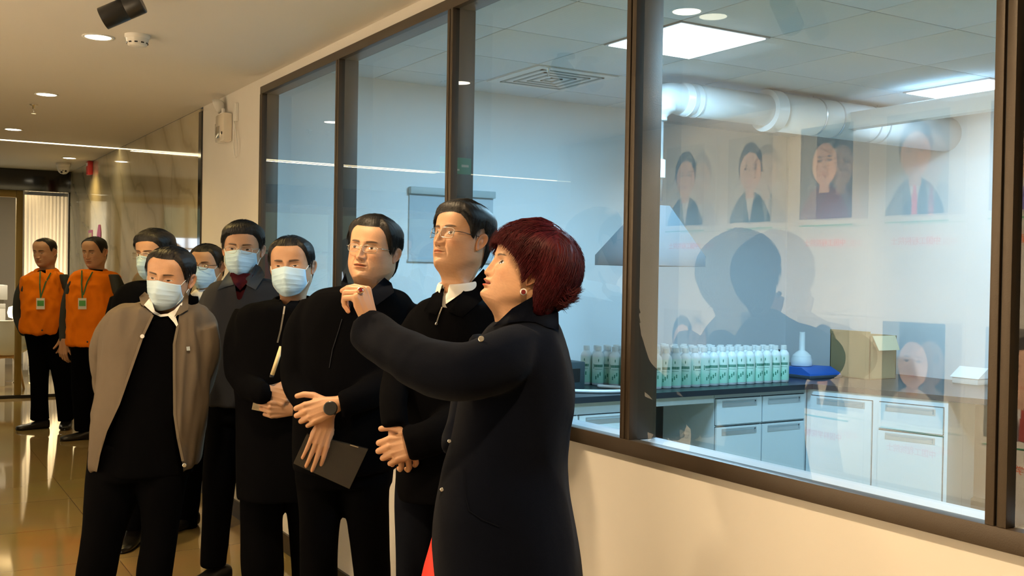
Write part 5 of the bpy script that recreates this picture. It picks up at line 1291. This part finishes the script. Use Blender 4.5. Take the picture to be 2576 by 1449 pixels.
p.core.add(*p.torso([(780, 800, 1010, .09, 0), (1000, 780, 1000, .10, 0), (1180, 775, 970, .1, 0)])).add(*p.limb([(790, 800, 0, 20), (752, 950, -.07, 18), (805, 1045, -.20, 14)])).add(*p.limb([(1020, 800, 0, 20), (1010, 940, -.06, 18), (850, 1022, -.22, 15)]))
p.hand(1, 822, 1056, -.225, (-.30, -.93, .02), (-.1, .1, -1), [(10, 16, 12), (6, 12, 10), (6, 12, 10), (4, 12, 8)], (15, 35, 10), scale=.98, spread=.9)
p.hand(-1, 843, 1018, -.262, (-.93, -.32, .05), (.12, -.2, -1), [(46, 78, 48), (48, 80, 48), (50, 82, 48), (52, 84, 48)], (46, 4, 20), scale=1.08)
p.patch('collar_wing', [(967, 698), (985, 712), (992, 735), (948, 768), (924, 748), (930, 733)], M['navy_trousers'], .006); p.patch('collar_wing', [(869, 686), (858, 712), (864, 755), (880, 780), (890, 752), (876, 715)], M['navy_trousers'], .006)
p.finish_body()
wv = W(832, 1027, p.D-.288); 
wq = MB().lathe([(0, 0), (.0225, 0), (.024, .003), (.024, .009), (.021, .011), (0, .011)], tuple(wv), tuple(p.d(-.1, .15, 1)), 28); wo = mesh_obj('wristwatch', np.vstack(wq.V), wq.F, M['black'], p.root, smooth=False)
st = p.limb([(834, 1002, -.262, 3)]*1+[(826, 1002, -.272, 3), (836, 1052, -.272, 3)], n=8); a_ = W(842, 1024, p.D-.258); ax = p.d(-.93, -.32, .05); ax = ax/np.linalg.norm(ax)
sq_ = MB().tube([tuple(a_+ax*.002), tuple(a_+ax*.020)], [(.0262, .0262), (.0262, .0262)], 24, False); so = mesh_obj('watch_strap', np.vstack(sq_.V), sq_.F, M['leather'], p.root); so.modifiers.new('t', 'SOLIDIFY').thickness = .002
p.shoe(800, 1660, 0, (-.35, 0, .9), M['leather']); p.shoe(944, 1650, .02, (-.2, 0, .9), M['leather'])
fo = [W(772, 1092, p.D-.222), W(926, 1130, p.D-.19), W(879, 1230, p.D-.19), W(738, 1166, p.D-.222)]; c_ = sum(fo)/4
t = thing('document_folder', tuple(c_), 'black document folder held by the heavy-set man wearing the wristwatch', 'folder')
nrm = np.cross(fo[1]-fo[0], fo[3]-fo[0]); nrm /= np.linalg.norm(nrm)
if nrm@p.toc < 0: nrm = -nrm
def slab(name, Q, th, m_, par, off=0):
    V = [q+nrm*off for q in Q]+[q+nrm*(off-th) for q in Q]; return mesh_obj(name, V, [(0, 1, 2, 3), (7, 6, 5, 4), (0, 4, 5, 1), (1, 5, 6, 2), (2, 6, 7, 3), (3, 7, 4, 0)], m_, par, smooth=False)
M['folder'] = mat('folder_leather', (.022, .019, .014), .5, bump=.3, bscale=260)
slab('front_cover', fo, .003, M['folder'], t); ins_ = [c_+(q-c_)*.975 for q in fo]; slab('pages', ins_, .009, M['black'], t, -.003); slab('back_cover', fo, .003, M['folder'], t, -.012)
slab('metal_clip', [W(881, 1118, p.D-.204), W(902, 1124, p.D-.20), W(901, 1126.5, p.D-.20), W(880, 1120.5, p.D-.204)], .002, M['chrome'], t, .0)

# masked man in black coat
p = Person('man in blue face mask and black zipped coat, hands folded over a patterned notebook', 4.42, (690, 1449), hx=734, hy=670, yaw=15, pitch=0, roll=2, hs=1.05, detail=1, tone=.76,
           P=dict(style='short', fat=1.10, open=.75, thick=(.007, .017), age=.7, browt=1.2, comb=(.2, .8), recede=.004))
p.byaw = 12
p.hair(M['hair_black'], 1800); p.mask(M['mask'], M['loop'])
jk = p.torso(sq=2.31, rows=[(742, 690, 778, .075, .02), (752, 650, 800, .10, .01), (770, 615, 812, .12, 0), (810, 594, 816, .135, 0), (900, 590, 820, .145, 0), (1000, 595, 820, .15, 0), (1100, 598, 815, .15, 0), (1200, 598, 806, .15, 0), (1248, 600, 800, .145, 0)])
ra = p.limb([(625, 790, 0, 34), (602, 850, -.02, 37), (600, 920, -.06, 36), (622, 965, -.12, 34), (656, 986, -.205, 30), (664, 987, -.207, 29)])
la = p.limb([(800, 790, 0, 34), (818, 870, 0, 36), (812, 950, -.03, 36), (775, 1000, -.12, 30), (742, 1022, -.17, 25)])
p.garment('coat', [jk, ra, la], M['black_cloth'], .009, 4, .007, 7, cut=[(698, 730), (706, 752), (716, 770), (736, 752), (775, 728)], seed=4)
p.collar('coat_collar', M['black_cloth'], r=(.070, .074), h=.030, drop=.040, gap=30, point=.03, z=-.170, out=.026, thickness=.005)
p.strip('zipper', [(716, 770, -.160), (713, 790, -.165), (706, 830, -.172), (698, 862, -.178)], 4, M['chrome'], .002)
tr = [p.limb([(655, 1180, 0, 50), (658, 1300, 0, 50), (660, 1400, -.01, 52), (662, 1450, 0, 50), (662, 1500, 0, 42)]), p.limb([(752, 1180, .05, 48), (758, 1300, .08, 34), (765, 1400, .1, 32), (768, 1470, .1, 32)])]
p.garment('trousers', tr, M['black_trousers'], .012, 4, .008, 6)
p.core.add(*p.torso([(790, 640, 790, .08, 0), (1000, 630, 780, .09, 0), (1200, 630, 770, .09, 0)])).add(*p.limb([(625, 810, 0, 18), (605, 920, -.07, 16), (650, 983, -.18, 13)])).add(*p.limb([(800, 810, 0, 18), (810, 950, -.04, 16), (745, 1020, -.17, 13)]))
p.hand(1, 663, 986, -.205, (.90, -.22, .10), (-.1, -.2, -.95), [(48, 78, 50), (54, 80, 50), (58, 80, 50), (60, 80, 50)], (38, 10, -22), scale=1.05)
p.hand(-1, 735, 1030, -.17, (-.96, .05, .25), (0, .2, -.9), [(50, 70, 40)]*4, (20, 30, -10), scale=1.02)
p.finish_body(); p.shoe(662, 1500, 0, (-.25, 0, .95), M['leather'])
c_ = [W(637, 1012, p.D-.17), W(700, 1030, p.D-.15), W(698, 1043, p.D-.15), W(633, 1030, p.D-.17)]
nrm = p.toc; t = thing('notebook', tuple(sum(c_)/4), 'patterned notebook edge under the hands of the masked man in black', 'notebook')
slab('cover', c_, .012, mat('notebook_pattern', (.42, .36, .25), .6, var=.7, vscale=60), t); slab('pages', [sum(c_)/4+(q-sum(c_)/4)*.96 for q in c_], .006, M['paper'], t, -.012)
q0, q1 = W(708, 872, p.D-.215), W(684, 945, p.D-.215)
t = thing('rolled_paper', tuple((q0+q1)/2), 'cream paper roll tucked under the arm of the masked man in black', 'paper roll')
mesh_obj('roll', *(lambda V: V)(tube([tuple(q0), tuple(q1)], .0085, 14)), mat('cream_paper', (.75, .62, .36), .6), t)
mesh_obj('end_band', *tube([tuple(q1+(q1-q0)*-.03), tuple(q1+(q1-q0)*.06)], .0088, 14), M['slate'], t)

# masked man in slate jacket with glasses
p = Person('tall man with glasses, blue mask, slate jacket and maroon shirt', 4.93, (550, 1440), hx=611, hy=627, yaw=10, pitch=-2, roll=-2, hs=1.06, detail=1, tone=.76,
           P=dict(style='fringe', fat=1.0, open=.9, thick=(.010, .026), age=.3, comb=(.7, .6)))
p.byaw = 14
p.hair(M['hair_black'], 1800); p.mask(M['mask'], M['loop']); p.glasses(M['silver'], lw=.025, lh=.016, shape=3, r=.0009, fwd=.012)
jk = p.torso(sq=2.31, rows=[(690, 578, 662, .07, .02), (698, 558, 688, .09, .01), (715, 532, 712, .115, 0), (755, 516, 722, .125, 0), (850, 512, 722, .135, 0), (950, 518, 720, .14, 0), (1000, 522, 718, .14, 0), (1016, 524, 716, .14, 0)])
ra = p.limb([(545, 740, 0, 32), (525, 800, 0, 33), (520, 880, 0, 31), (528, 950, -.03, 28), (540, 1010, -.05, 24)])
la = p.limb([(695, 740, 0, 32), (708, 850, 0, 33), (710, 950, 0, 30), (705, 1020, 0, 26)])
p.garment('jacket', [jk, ra, la], M['slate'], .009, 4, .010, 7, cut=[(582, 684), (590, 712), (597, 755), (606, 755), (622, 716), (640, 684)], seed=5)
p.garment('shirt', [p.torso([(702, 588, 644, .050, .0), (722, 575, 660, .085, 0), (800, 560, 690, .105, 0)])], M['maroon'], .01, 3, .0, core=False)
tr = [p.limb([(566, 960, 0, 46), (562, 1100, 0, 46), (552, 1200, 0, 42), (546, 1300, 0, 36), (538, 1390, 0, 33), (537, 1425, 0, 32)]), p.limb([(655, 960, 0, 46), (650, 1200, .05, 38), (648, 1400, .08, 32)])]
p.garment('trousers', tr+[p.torso([(950, 530, 700, .1, 0), (1060, 530, 700, .1, 0)])], M['black_trousers'], .012, 4, .006, 6)
p.core.add(*p.torso([(730, 560, 690, .08, 0), (1000, 550, 690, .09, 0)])).add(*p.limb([(560, 1000, 0, 28), (540, 1380, 0, 20)]))
p.patch('collar_wing', [(644, 664), (656, 672), (667, 692), (643, 729), (622, 718), (611, 708), (634, 690)], mat('slate_dark', (.022, .03, .042), .8), .008); p.patch('collar_wing', [(577, 682), (562, 702), (546, 730), (566, 722), (588, 716), (582, 700)], bpy.data.materials['slate_dark'], .006)
p.patch('shirt_collar', [(580, 686), (586, 700), (602, 715), (608, 706), (634, 688), (640, 668), (644, 676), (636, 694), (612, 722), (604, 730), (590, 716), (578, 694)], M['maroon'], .003, .002)
p.finish_body(); p.shoe(537, 1440, 0, (-.75, 0, .65), M['leather'], .29); p.shoe(648, 1420, .08, (-.3, 0, .9), M['leather'])

# man in open taupe jacket
p = Person('man in blue mask, open taupe jacket over black sweater and white collar', 4.42, (320, 1449), hx=428, hy=698, yaw=26, pitch=-6, roll=-7, hs=1.09, detail=2, tone=.84,
           P=dict(style='short', fat=1.02, open=.65, gaze=(.001, -.001), thick=(.006, .016), age=.9, comb=(.2, .9), recede=.004))
p.byaw = 24
p.hair(M['hair_brown'], 2200); p.mask(mat('surgical_mask_pale', (.54, .71, .84), .7, bump=.1, bscale=600), M['loop'])
jk = p.torso(sq=2.31, rows=[(752, 365, 462, .075, .03), (762, 318, 490, .10, .01), (782, 285, 520, .12, 0), (830, 268, 536, .135, 0), (920, 262, 530, .15, 0), (1000, 252, 515, .155, 0), (1080, 240, 508, .16, 0), (1150, 234, 500, .16, 0), (1172, 238, 492, .155, 0)])
ra = p.limb([(300, 815, 0, 36), (276, 865, .01, 38), (268, 930, .05, 34), (285, 1000, .12, 30), (330, 1060, .19, 26), (370, 1085, .22, 24)])
la = p.limb([(505, 820, 0, 38), (510, 880, .02, 40), (500, 950, .06, 36), (470, 1030, .15, 30), (400, 1080, .22, 24)])
CUTG = [(372, 740), (384, 790), (356, 847), (327, 929), (296, 1017), (264, 1085), (236, 1225), (466, 1225), (458, 1160), (447, 1104), (437, 1042), (435, 930), (436, 866), (448, 812), (456, 740)]
p.garment('jacket', [jk, ra, la], M['taupe'], .007, 4, .022, 8, cut=CUTG, dir=(1.3, 1.3, .28), seed=6)
p.garment('sweater', [p.torso([(792, 385, 456, .05, 0), (806, 345, 480, .085, 0), (860, 300, 500, .105, 0), (1000, 290, 490, .12, 0), (1100, 270, 480, .13, 0), (1190, 262, 480, .135, 0)])], M['black_trousers'], .009, 4, .004, core=False)
p.strip('front_placket', [(384, 792, -.085), (358, 847, -.115), (329, 929, -.14), (298, 1017, -.15), (266, 1085, -.155), (246, 1152, -.155)], 6, fabric('placket', lin(112, 100, 86)[:3], .8), .002)
p.strip('front_placket', [(448, 816, -.09), (438, 866, -.13), (438, 941, -.15), (439, 1042, -.155), (448, 1104, -.155), (460, 1160, -.155)], 6, fabric('placket_dark', lin(104, 94, 80)[:3], .8), .002)
p.disc('snap_button', 358, 846, -.004, 5, M['shirt']); p.disc('zip_end', 464, 1170, 0, 5, M['chrome'])
q = p.strip('chest_emblem', [(473, 872, 0), (474, 882, 0)], 8, M['recess'], .002)
tr = [p.limb([(300, 1130, 0, 72), (285, 1230, -.01, 66), (262, 1330, -.02, 52), (240, 1449, -.02, 46), (225, 1540, 0, 38)]), p.limb([(415, 1130, 0, 62), (408, 1230, 0, 55), (402, 1330, 0, 43), (388, 1449, .0, 41), (384, 1540, .02, 36)])]
p.garment('trousers', tr+[p.torso([(1110, 250, 480, .12, 0), (1200, 240, 470, .12, 0)])], M['black_trousers'], .012, 4, .008, 6)
p.core.add(*p.torso([(830, 340, 470, .07, 0), (1000, 320, 470, .085, 0), (1200, 300, 450, .09, 0)])).add(*p.limb([(300, 830, 0, 18), (275, 930, .05, 16), (370, 1085, .22, 13)])).add(*p.limb([(505, 840, 0, 18), (495, 950, .06, 16), (400, 1080, .22, 13)]))
p.hand(1, 372, 1085, .23, (.9, -.2, 0), (0, 0, -1), RELAX, (30, 10, -10)); p.hand(-1, 402, 1080, .25, (-.9, -.2, 0), (0, 0, -1), RELAX, (30, 10, -10))
p.patch('shirt_collar', [(377, 749), (362, 767), (374, 778), (388, 790), (404, 797), (423, 795), (438, 812), (444, 822), (448, 816), (442, 797), (456, 782), (459, 760), (452, 766), (438, 780), (422, 789), (404, 791), (390, 783), (383, 762)], M['shirt'], .008, .003)
p.patch('collar_stand', [(364, 734), (350, 747), (355, 766), (362, 771), (378, 752), (374, 742)], M['taupe'], .008); p.patch('collar_stand', [(466, 731), (474, 745), (473, 779), (456, 789), (438, 797), (448, 778), (459, 758)], M['taupe'], .009)
p.finish_body(); p.shoe(222, 1560, 0, (-.45, 0, .9), M['leather']); p.shoe(384, 1560, .02, (-.35, 0, .9), M['leather'])

# masked man with glasses at the back, white collar
p = Person('masked man with dark-rimmed glasses and white collar between the taupe and slate jackets', 6.02, (480, 1350), hx=522, hy=670, yaw=30, pitch=0, roll=0, hs=1.06, detail=1, tone=.74,
           P=dict(style='short', fat=1.03, thick=(.007, .016), age=.7))
p.byaw = 25
p.hair(M['hair_black'], 900); p.mask(M['mask'], M['loop']); p.glasses(M['darkframe'], lw=.025, lh=.015, shape=3, r=.0013, fwd=.012)
jk = p.torso(sq=2.31, rows=[(726, 490, 556, .07, .02), (738, 475, 580, .09, 0), (765, 465, 590, .12, 0), (850, 464, 592, .13, 0), (1000, 466, 590, .14, 0), (1060, 466, 588, .13, 0)])
p.garment('jacket', [jk, p.limb([(478, 770, 0, 20), (472, 860, 0, 20), (472, 960, -.02, 18), (478, 1030, -.04, 16)]), p.limb([(580, 770, 0, 20), (588, 860, 0, 20), (590, 1020, 0, 18)])], M['black_cloth'], .010, 4, .005, cut=[(492, 715), (498, 740), (505, 790), (522, 745), (530, 715)], seed=7)
p.garment('shirt', [p.torso([(728, 492, 550, .06, 0), (760, 470, 570, .09, 0), (830, 470, 570, .1, 0)])], M['shirt'], .01, 3, 0, core=False)
p.collar('shirt_collar', M['shirt'], r=(.060, .058), h=.024, drop=.020, gap=14, point=.03, z=-.165, out=.010)
p.garment('trousers', [p.limb([(478, 1020, 0, 40), (476, 1150, 0, 36), (472, 1260, 0, 30), (470, 1330, 0, 26)]), p.limb([(552, 1020, 0, 40), (550, 1200, 0, 33), (548, 1330, 0, 28)]), p.torso([(1010, 445, 590, .1, 0), (1090, 445, 588, .1, 0)])], M['black_trousers'], .013, 4, .005)
p.core.add(*p.torso([(780, 475, 570, .07, 0), (1040, 470, 565, .08, 0)])).add(*p.limb([(478, 1040, 0, 22), (470, 1320, 0, 16)]))
p.finish_body(); p.shoe(468, 1345, 0, (-.6, 0, .8), M['leather']); p.shoe(548, 1345, 0, (-.3, 0, .9), M['leather'])

# masked man in black at the back left
p = Person('man in black with glasses and mask half hidden behind the taupe jacket', 5.62, (340, 1340), hx=390, hy=640, yaw=42, pitch=-4, roll=0, hs=1.08, detail=1, tone=.72,
           P=dict(style='fringe', fat=1.0, thick=(.010, .026), age=.4))
p.byaw = 40
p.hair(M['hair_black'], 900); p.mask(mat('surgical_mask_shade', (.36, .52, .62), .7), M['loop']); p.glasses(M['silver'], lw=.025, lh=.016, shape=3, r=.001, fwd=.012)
jk = p.torso(sq=2.31, rows=[(696, 345, 425, .07, .02), (706, 322, 445, .09, 0), (728, 300, 445, .12, 0), (780, 284, 446, .13, 0), (900, 280, 446, .14, 0), (1050, 284, 444, .14, 0), (1200, 290, 440, .13, 0)])
p.garment('coat', [jk, p.limb([(305, 750, 0, 27), (288, 830, 0, 28), (284, 930, 0, 25), (300, 1020, -.04, 22)]), p.limb([(432, 750, 0, 22), (436, 850, 0, 22), (436, 1000, 0, 20)])], M['black_cloth'], .010, 4, .005, seed=8)
p.collar('coat_collar', M['black_cloth'], r=(.074, .076), h=.035, drop=.03, gap=20, point=.02, z=-.185, out=.02, thickness=.005)
p.garment('trousers', [p.limb([(335, 1150, 0, 42), (337, 1250, 0, 38), (336, 1330, 0, 32)]), p.limb([(412, 1150, 0, 40), (412, 1250, 0, 34), (410, 1320, 0, 28)])], M['black_trousers'], .013, 4, .005)
p.core.add(*p.torso([(760, 330, 430, .07, 0), (1100, 330, 430, .08, 0)])).add(*p.limb([(335, 1170, 0, 24), (336, 1320, 0, 18)]))
p.finish_body(); p.shoe(334, 1345, 0, (-.3, 0, .95), M['leather']); p.shoe(410, 1345, 0, (-.2, 0, .95), M['leather'])

# the two orange jackets
def orange(label, D, head_, body, rarm, larm, legs, shoes, badge, hands, yaw, P, panels):
    p = Person(label, D, (body[-1][1], 1075), hx=head_[0], hy=head_[1], yaw=yaw, pitch=-8, roll=0, hs=1.14, detail=1, tone=.80, P=P); p.byaw = yaw*.6
    p.hair(M['hair_brown'], 300)
    p.garment('jacket', [p.torso(body)], M['orange'], .010, 4, .022, 10, seed=9, dir=(1, 1, .6))
    p.garment('sleeves', [p.limb(rarm), p.limb(larm)], M['dark_grey_shell'], .010, 3, .008, 7, core=False)
    p.garment('yoke', panels(p), M['dark_grey_shell'], .010, 3, 0, core=False)
    p.collar('hood_collar', M['orange'], r=(.078, .085), h=.045, drop=.05, gap=22, point=.03, z=-.205, out=.040, thickness=.008, y0=-.012)
    p.garment('undershirt', [p.torso([(body[0][0]-4, head_[0]-15, head_[0]+22, .06, 0), (body[0][0]+8, head_[0]-22, head_[0]+26, .09, -.01), (body[0][0]+24, head_[0]-14, head_[0]+16, .10, .0)])], M['black_cloth'], .01, 3, 0, core=False)
    p.garment('trousers', [p.limb(l) for l in legs], M['black_trousers'], .013, 4, .010, 7)
    bx_, by_, dzb = badge
    la_ = p.strip('lanyard', [(bx_-5+4, body[0][0]-2, dzb+.06), (bx_-2, body[0][0]+30, dzb+.01), (bx_, by_, dzb)], 3.2, M['lanyard']); p.strip('lanyard', [(bx_+26, body[0][0]+2, dzb+.06), (bx_+12, body[0][0]+28, dzb+.01), (bx_, by_, dzb)], 3.2, M['lanyard'])
    bd = p.strip('badge', [(bx_, by_, 0), (bx_, by_+28, 0)], 19, M['shirt'], .003, .006); p.strip('badge_print', [(bx_, by_+6, 0), (bx_, by_+20, 0)], 15, mat('badge_green', (.06, .30, .06), .5), .001, .010)
    p.disc('hem_snap', body[-1][1]+(body[-1][2]-body[-1][1])*.45, body[-1][0]-8, 0, 2.2, M['black'])
    cx_ = (body[2][1]+body[2][2])/2; p.core.add(*p.torso([(body[2][0], cx_-30, cx_+30, .08, 0), (body[-1][0], cx_-26, cx_+30, .09, 0)])).add(*p.limb([(l[0], l[1], l[2], l[3]*.55) for l in legs[0]])).add(*p.limb([(l[0], l[1], l[2], l[3]*.5) for l in rarm]))
    for h in hands: p.hand(*h, scale=1.1, voxel=.003)
    p.finish_body()
    for sx, sy, dz, f in shoes: p.shoe(sx, sy, dz, f, M['leather'], .29, .11)
    return p
orange('man in orange jacket farthest left, standing before the glowing curtain', 9.60, (113, 634),
       [(684, 84, 146, .08, .02), (691, 68, 160, .11, 0), (705, 58, 172, .13, 0), (740, 58, 172, .15, 0), (790, 60, 170, .16, 0), (826, 56, 166, .16, 0), (839, 60, 162, .155, 0)],
       [(66, 710, 0, 14), (52, 745, 0, 15), (46, 790, .02, 13), (55, 825, .0, 11), (64, 838, -.02, 10)], [(164, 706, 0, 15), (176, 740, 0, 15), (178, 780, 0, 14), (170, 820, 0, 12), (160, 848, -.04, 10)],
       [[(88, 815, 0, 30), (98, 880, 0, 25), (99, 960, 0, 21), (100, 1040, 0, 21), (100, 1056, 0, 22)], [(138, 815, 0, 29), (150, 900, .02, 25), (160, 980, .05, 20), (165, 1040, .08, 18), (166, 1058, .08, 18)]],
       [(98, 1072, 0, (-1, 0, .35)), (167, 1076, .08, (-.1, 0, 1))], (102, 750, -.19), [(-1, 160, 846, -.05, (-.05, -1, 0), (-.6, 0, -.6), RELAX, (25, 10, -10))], 38,
       dict(style='bald', fat=1.12, open=.45, thick=(.003, .004), age=1, scalp=.75, neckw=1.2, gaze=(0, -.001)), lambda p: [p.torso([(698, 66, 84, .15, 0), (712, 52, 76, .16, 0), (735, 50, 68, .16, 0)]), p.torso([(690, 150, 172, .15, 0), (706, 152, 178, .16, 0), (735, 162, 182, .16, 0)])])
orange('man in orange jacket behind the taupe jacket, second from the left', 9.05, (238, 634),
       [(682, 206, 268, .08, .02), (690, 190, 290, .11, 0), (706, 178, 300, .13, 0), (745, 174, 296, .15, 0), (800, 174, 288, .16, 0), (855, 172, 280, .16, 0), (868, 174, 276, .155, 0)],
       [(186, 712, 0, 15), (172, 750, 0, 15), (164, 800, 0, 13), (160, 840, -.02, 11), (160, 858, -.03, 10)], [(288, 706, 0, 17), (302, 745, 0, 17), (304, 800, 0, 16), (292, 850, 0, 13), (280, 880, -.04, 11)],
       [[(208, 850, 0, 30), (208, 920, 0, 27), (208, 1000, 0, 25), (210, 1060, 0, 22), (210, 1084, 0, 21)], [(262, 850, 0, 30), (262, 1000, 0, 25), (262, 1084, .02, 21)]],
       [(212, 1102, 0, (-1, 0, .35)), (262, 1096, .02, (-.4, 0, 1))], (207, 750, -.19), [(1, 160, 862, -.05, (-.05, -1, 0), (.5, 0, -.8), RELAX, (25, 10, -10))], 34,
       dict(style='short', fat=1.06, open=.5, thick=(.005, .010), age=1, recede=.016, neckw=1.15), lambda p: [p.torso([(700, 177, 197, .15, 0), (714, 168, 188, .16, 0), (740, 164, 180, .16, 0)]), p.torso([(690, 272, 298, .15, 0), (706, 276, 306, .16, 0), (740, 284, 308, .16, 0)])])
